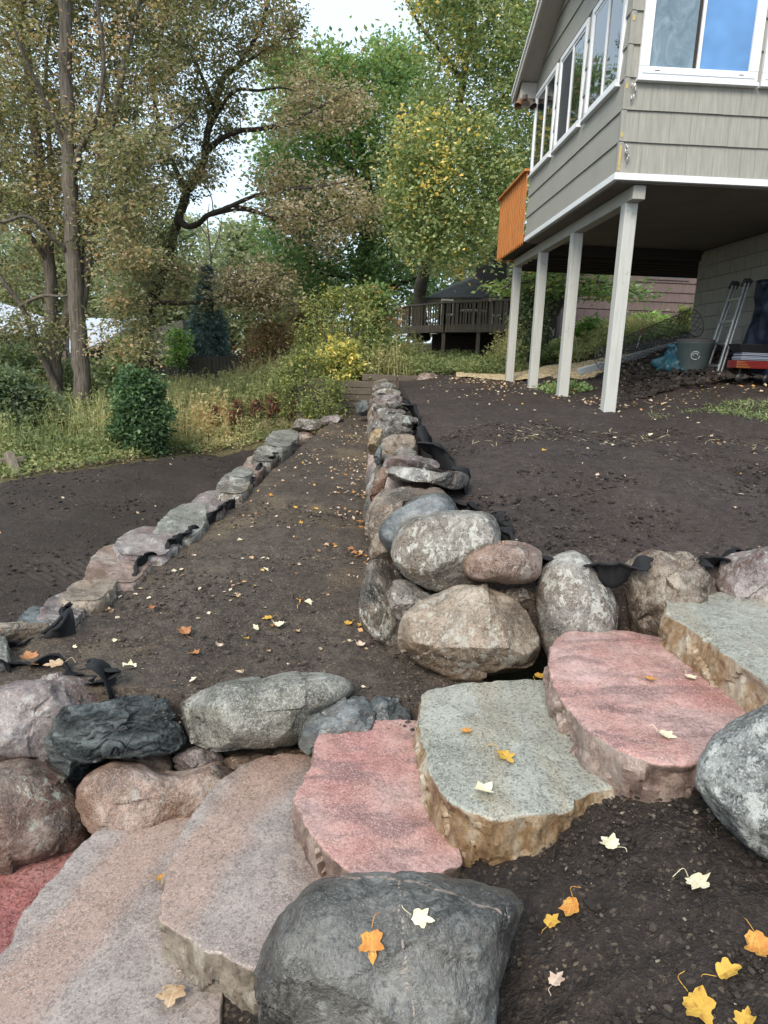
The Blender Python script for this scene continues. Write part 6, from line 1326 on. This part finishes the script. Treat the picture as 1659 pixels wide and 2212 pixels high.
# leaves resting on the dark boulder
dep = bpy.context.evaluated_depsgraph_get(); dep.update()
def drop(o, x, y):
    d = Vector(ray(x, y)).normalized(); mi = o.matrix_world.inverted(); hit, loc_, nrm, _ = o.ray_cast(mi @ Vector(CP), (mi.to_3x3() @ d).normalized()); return (o.matrix_world @ loc_, (o.matrix_world.to_3x3() @ nrm)) if hit else None
for k, (x, y, size, c_, rz, lb) in enumerate([(806,2040,.066,'orange',3.4,'orange maple leaf stuck to the dark boulder'),(912,1985,.055,'pale',4.6,'pale green leaf lying on the dark boulder')]):
    h_ = drop(n1, x, y)
    if h_:
        n_ = h_[1] if h_[1].z > 0 else -h_[1]; o = obj('maple_leaf', leaf_mesh(size, LM[c_], .5, 60 + k), None, h_[0] + n_ * .004); o.rotation_euler = (n_.to_track_quat('Z', 'Y').to_matrix() @ Matrix.Rotation(rz, 3, 'Z')).to_euler(); tag(o, lb, 'leaf')
# countable smaller leaves on the terraces
r8 = np.random.default_rng(808)
lm = {c: [leaf_mesh(1.0, LM[c], .9, s, False, .8) for s in (1, 2)] for c in LM}
def put_leaf(X, Y, zf, size, c_, group, label):
    o = obj('fallen_leaf', lm[c_][int(r8.integers(2))], None, (X, Y, float(zf(X, Y)) + .008)); n_ = norm_at(zf, X, Y)
    o.rotation_euler = ((n_ + Vector(r8.normal(size=3) * .22)).normalized().to_track_quat('Z', 'Y').to_matrix() @ Matrix.Rotation(r8.uniform(0, 6.28), 3, 'Z')).to_euler(); o.scale = (size, size * r8.uniform(.7, 1), size); tag(o, label, 'leaf', group)
sz = lambda q: 'tiny' if q < .044 else 'small' if q < .058 else 'larger'
mix_m = ['pale', 'tan', 'tan', 'pink', 'orange', 'brown', 'yellow', 'pale']
for k in range(90):
    Y = 2.95 + 5.5 * r8.uniform(0, 1) ** 1.3; X = r8.uniform(wall_l(Y) + .2, wall_r(Y) - .03)
    if r8.uniform() < .42: X = r8.uniform(-.5, 0) + wall_r(Y); Y = r8.uniform(4.4, 7.0); X = wall_r(Y) - .02 - abs(r8.normal() * .16)
    c_ = mix_m[int(r8.integers(8))] if X < wall_r(Y) - .4 else ['orange', 'brown', 'tan', 'orange', 'pink'][int(r8.integers(5))]
    zone = ('near end' if Y < 3.5 else 'near part' if Y < 4.3 else 'second quarter' if Y < 5 else 'middle' if Y < 5.7 else 'third quarter' if Y < 6.6 else 'far part'); side_ = ('against the foot of the tall wall' if X > wall_r(Y) - .3 else 'by the low edging' if X < wall_l(Y) + .5 else 'on open soil')
    sq = r8.uniform(.032, .07); put_leaf(X, Y, z_mid, sq, c_, 'leaves strewn over the middle terrace', '%s %s leaf %s, %s of middle terrace' % (sz(sq), c_ if c_ != 'pink' else 'pinkish', side_, zone))
for k in range(45):
    Y = 3.9 + 7 * r8.uniform(0, 1); X = r8.uniform(.75, 4.2); c_ = ['pale', 'tan', 'pink', 'yellow'][int(r8.integers(4))]
    zone = ('near the corner boulders' if Y < 5 and X < 2 else 'toward the right frame edge' if X > 3 else 'in front of the house posts' if Y > 6.5 else 'on the open dark soil')
    sq = r8.uniform(.032, .065); put_leaf(X, Y, z_up, sq, c_, 'leaves strewn over the upper terrace', '%s %s leaf %s %s upper terrace' % (sz(sq), c_ if c_ != 'pink' else 'pinkish', zone, ('at near side of', 'in middle of', 'at far side of')[int(min(2, (Y - 3.9) / 2.4))]))
def litter(name, label, pts, size, r_, lmat=None):
    n = len(pts); vv, ff = leaves(pts + [0, 0, .006], size, size * .7, r_, 2.2, .08); return tag(obj(name, mesh_np(name, vv, ff, lmat or LIT, face_attr={'h': r_.uniform(0, 1, n)})), label, None, None, 'stuff')
LIT = leafmat('leaf_litter', [(.0, (.20, .09, .035)), (.25, (.40, .26, .14)), (.5, (.50, .38, .23)), (.75, (.58, .48, .33)), (.9, (.48, .2, .04)), (1., (.55, .36, .05))], .1)
mk_ = lambda n, x0, x1, y0, y1, zf, keep: scatter(n, x0, x1, y0, y1, keep, r8, zf)
litter('leaf_litter', 'fine leaf bits scattered over the middle terrace', mk_(3600, -1.9, .1, 3, 14.6, z_mid, lambda X, Y: (X > wall_l(Y) + .1) & (X < wall_r(Y)) & (r8.uniform(0, 1, len(X)) < (.04 + .06 * Y) * (.3 + 1.6 * sstep(-.1, .5, fbm2(X, Y, 1.6, 3, 77))) + .8 * sstep(.4, .05, wall_r(Y) - X) * sstep(4, 5, Y))), .035, r8)
litter('leaf_litter', 'fine leaf bits scattered over the upper terrace', mk_(4200, .5, 7, 3.6, 14.6, z_up, lambda X, Y: (r8.uniform(0, 1, len(X)) < .02 + .75 * sstep(6, 10, Y) * (.35 + sstep(-.2, .4, fbm2(X, Y, 1.2, 3, 78))) + .5 * np.exp(-((Y - 6.3 + .12 * (X - 2)) / .35) ** 2) * (X > .8))), .042, r8)
litter('leaf_litter', 'leaf bits lying on the graded soil and its edge', mk_(1500, -9, -1.4, 4, 13.5, lambda X, Y: z_bg(X, Y) + .03, lambda X, Y: (X < wall_l(Y) - .4) & (r8.uniform(0, 1, len(X)) < np.where(Y > low_edge(X) - .4, 1, .10))), .05, r8)
litter('leaf_litter', 'leaf bits on the meadow edge and shrub bed', mk_(5000, -8, -.9, 9.8, 15, z_bg, lambda X, Y: beyond(X, Y) & (Y < low_edge(X) + 2.5)), .065, r8)
litter('leaf_litter', 'leaf bits under the raised house and path edge', mk_(1800, 1.2, 5.6, 8.5, 14, z_up, lambda X, Y: (X > 2.2) | (Y > 11)), .05, r8)
# straw wisps on the upper terrace
STRAW = leafmat('straw', [(.0, (.35, .27, .14)), (1., (.58, .48, .28))], .1)
p_ = mk_(1500, .6, 6, 5.2, 7.4, z_up, lambda X, Y: r8.uniform(0, 1, len(X)) < np.exp(-((Y - 6.3 + .12 * (X - 2)) / .4) ** 2)); vv, ff = leaves(p_ + [0, 0, .006], .09, .005, r8, 2.5, .02)
tag(obj('straw_wisps', mesh_np('straw_wisps', vv, ff, STRAW, face_attr={'h': r8.uniform(0, 1, len(p_))})), 'wisps of straw in a band across the upper terrace', None, None, 'stuff')
# clods, grit and bits of bark in the soil
CLOD = NB('soil_clods'); _h = CLOD.attr('h'); CLOD = CLOD.done(CLOD.ramp(_h, [(.0, (.016, .012, .010)), (.6, (.034, .025, .021)), (.85, (.048, .037, .031)), (.95, (.12, .10, .08)), (1., (.27, .22, .17))]), .9)
CLOD2 = NB('dry_soil_crumbs'); CLOD2 = CLOD2.done(CLOD2.ramp(CLOD2.attr('h'), [(.0, (.03, .024, .02)), (.6, (.07, .055, .045)), (.9, (.10, .08, .065)), (1., (.28, .23, .17))]), .9)
ICO = np.array([(0, 0, 1), (.89, 0, .45), (.28, .85, .45), (-.72, .53, .45), (-.72, -.53, .45), (.28, -.85, .45), (.72, .53, -.3), (-.28, .85, -.3), (-.89, 0, -.3), (-.28, -.85, -.3), (.72, -.53, -.3)])
ICF = np.array([(0, 1, 2), (0, 2, 3), (0, 3, 4), (0, 4, 5), (0, 5, 1), (1, 6, 2), (2, 7, 3), (3, 8, 4), (4, 9, 5), (5, 10, 1), (6, 7, 2), (7, 8, 3), (8, 9, 4), (9, 10, 5), (10, 6, 1)])
def clods(name, label, pts, s0, s1, r_, power=3.0, m_=None):
    n = len(pts); s = s0 + (s1 - s0) * r_.uniform(0, 1, n) ** power; st = r_.uniform(.6, 1.3, (n, 1, 3)) * s[:, None, None]; st[:, :, 2] *= .75; jit = 1 + .25 * r_.normal(size=(n, 11, 1)); a = r_.uniform(0, 6.28, n)
    B_ = ICO[None] * jit * st; ca, sa = np.cos(a)[:, None], np.sin(a)[:, None]; V = np.stack([B_[..., 0] * ca - B_[..., 1] * sa, B_[..., 0] * sa + B_[..., 1] * ca, B_[..., 2]], -1) + pts[:, None]
    F = (ICF[None] + 11 * np.arange(n)[:, None, None]).reshape(-1, 3); h = np.repeat(np.clip(r_.uniform(0, 1, n) - .12 * (s > s0 + .5 * (s1 - s0)), 0, 1), 15)
    tag(obj(name, mesh_np(name, V.reshape(-1, 3), F, m_ or CLOD, False, face_attr={'h': h})), label, None, None, 'stuff')
clods('soil_clods', 'crumbs and grit of dark soil beside the steps', mk_(16000, .0, 2.4, .9, 2.25, z_fore, lambda X, Y: X > -1), .002, .013, r8, 5)
clods('soil_clods', 'crumbs and grit on the middle terrace', mk_(9000, -2, .2, 2.7, 6.5, z_mid, lambda X, Y: (X > wall_l(Y) + .1) & (X < wall_r(Y) + .2)), .003, .015, r8, 4, CLOD2)
clods('soil_clods', 'crumbs and clods on the graded lower soil', mk_(9000, -7, -1.6, 4.5, 12.5, lambda X, Y: z_bg(X, Y) + .03, lambda X, Y: (X < wall_l(Y) - .3) & (Y < low_edge(X) + .15)), .005, .03, r8, 5)
clods('soil_clods', 'crumbs and grit on the upper terrace', mk_(13000, .5, 4.5, 3.5, 7.0, z_up, lambda X, Y: X > .4), .003, .02, r8, 4)
clods('mulch_pile', 'heap of dark mulch under the raised house', mk_(2600, 3.0, 5.3, 9.2, 11.4, lambda X, Y: z_up(X, Y) + .10 * sstep(3.0, 4.2, X), lambda X, Y: X > 0), .012, .05, r8, 2)
big = rock3d(None, on_surface(1290, 1945, z_fore), (.038, .026, .02), plain('soil_lump', (.02, .015, .013), .95, .3, 30, bumps=.8), seed=3, rough=.3, res=(30, 20)); tag(big, 'fist sized lump of dark soil beside the orange leaf', 'soil lump')
STKM = wood('stick_bark', (.09, .06, .045), .85, (20., 20., 2.))
for k, (x0, y0, x1, y1, zf, lb) in enumerate([(622,1318,632,1288,z_mid,'short dark stick standing in the middle terrace')]):
    a, b_ = on_surface(x0, y0, zf), on_surface(x1, y1, zf); tag(obj('stick', tubes_me('stick', [(curve([a, (a + b_) / 2 + [.01, 0, .03], b_ + [0, 0, .02]], 5) - a, .005)], STKM, 6), None, a), lb, 'stick')
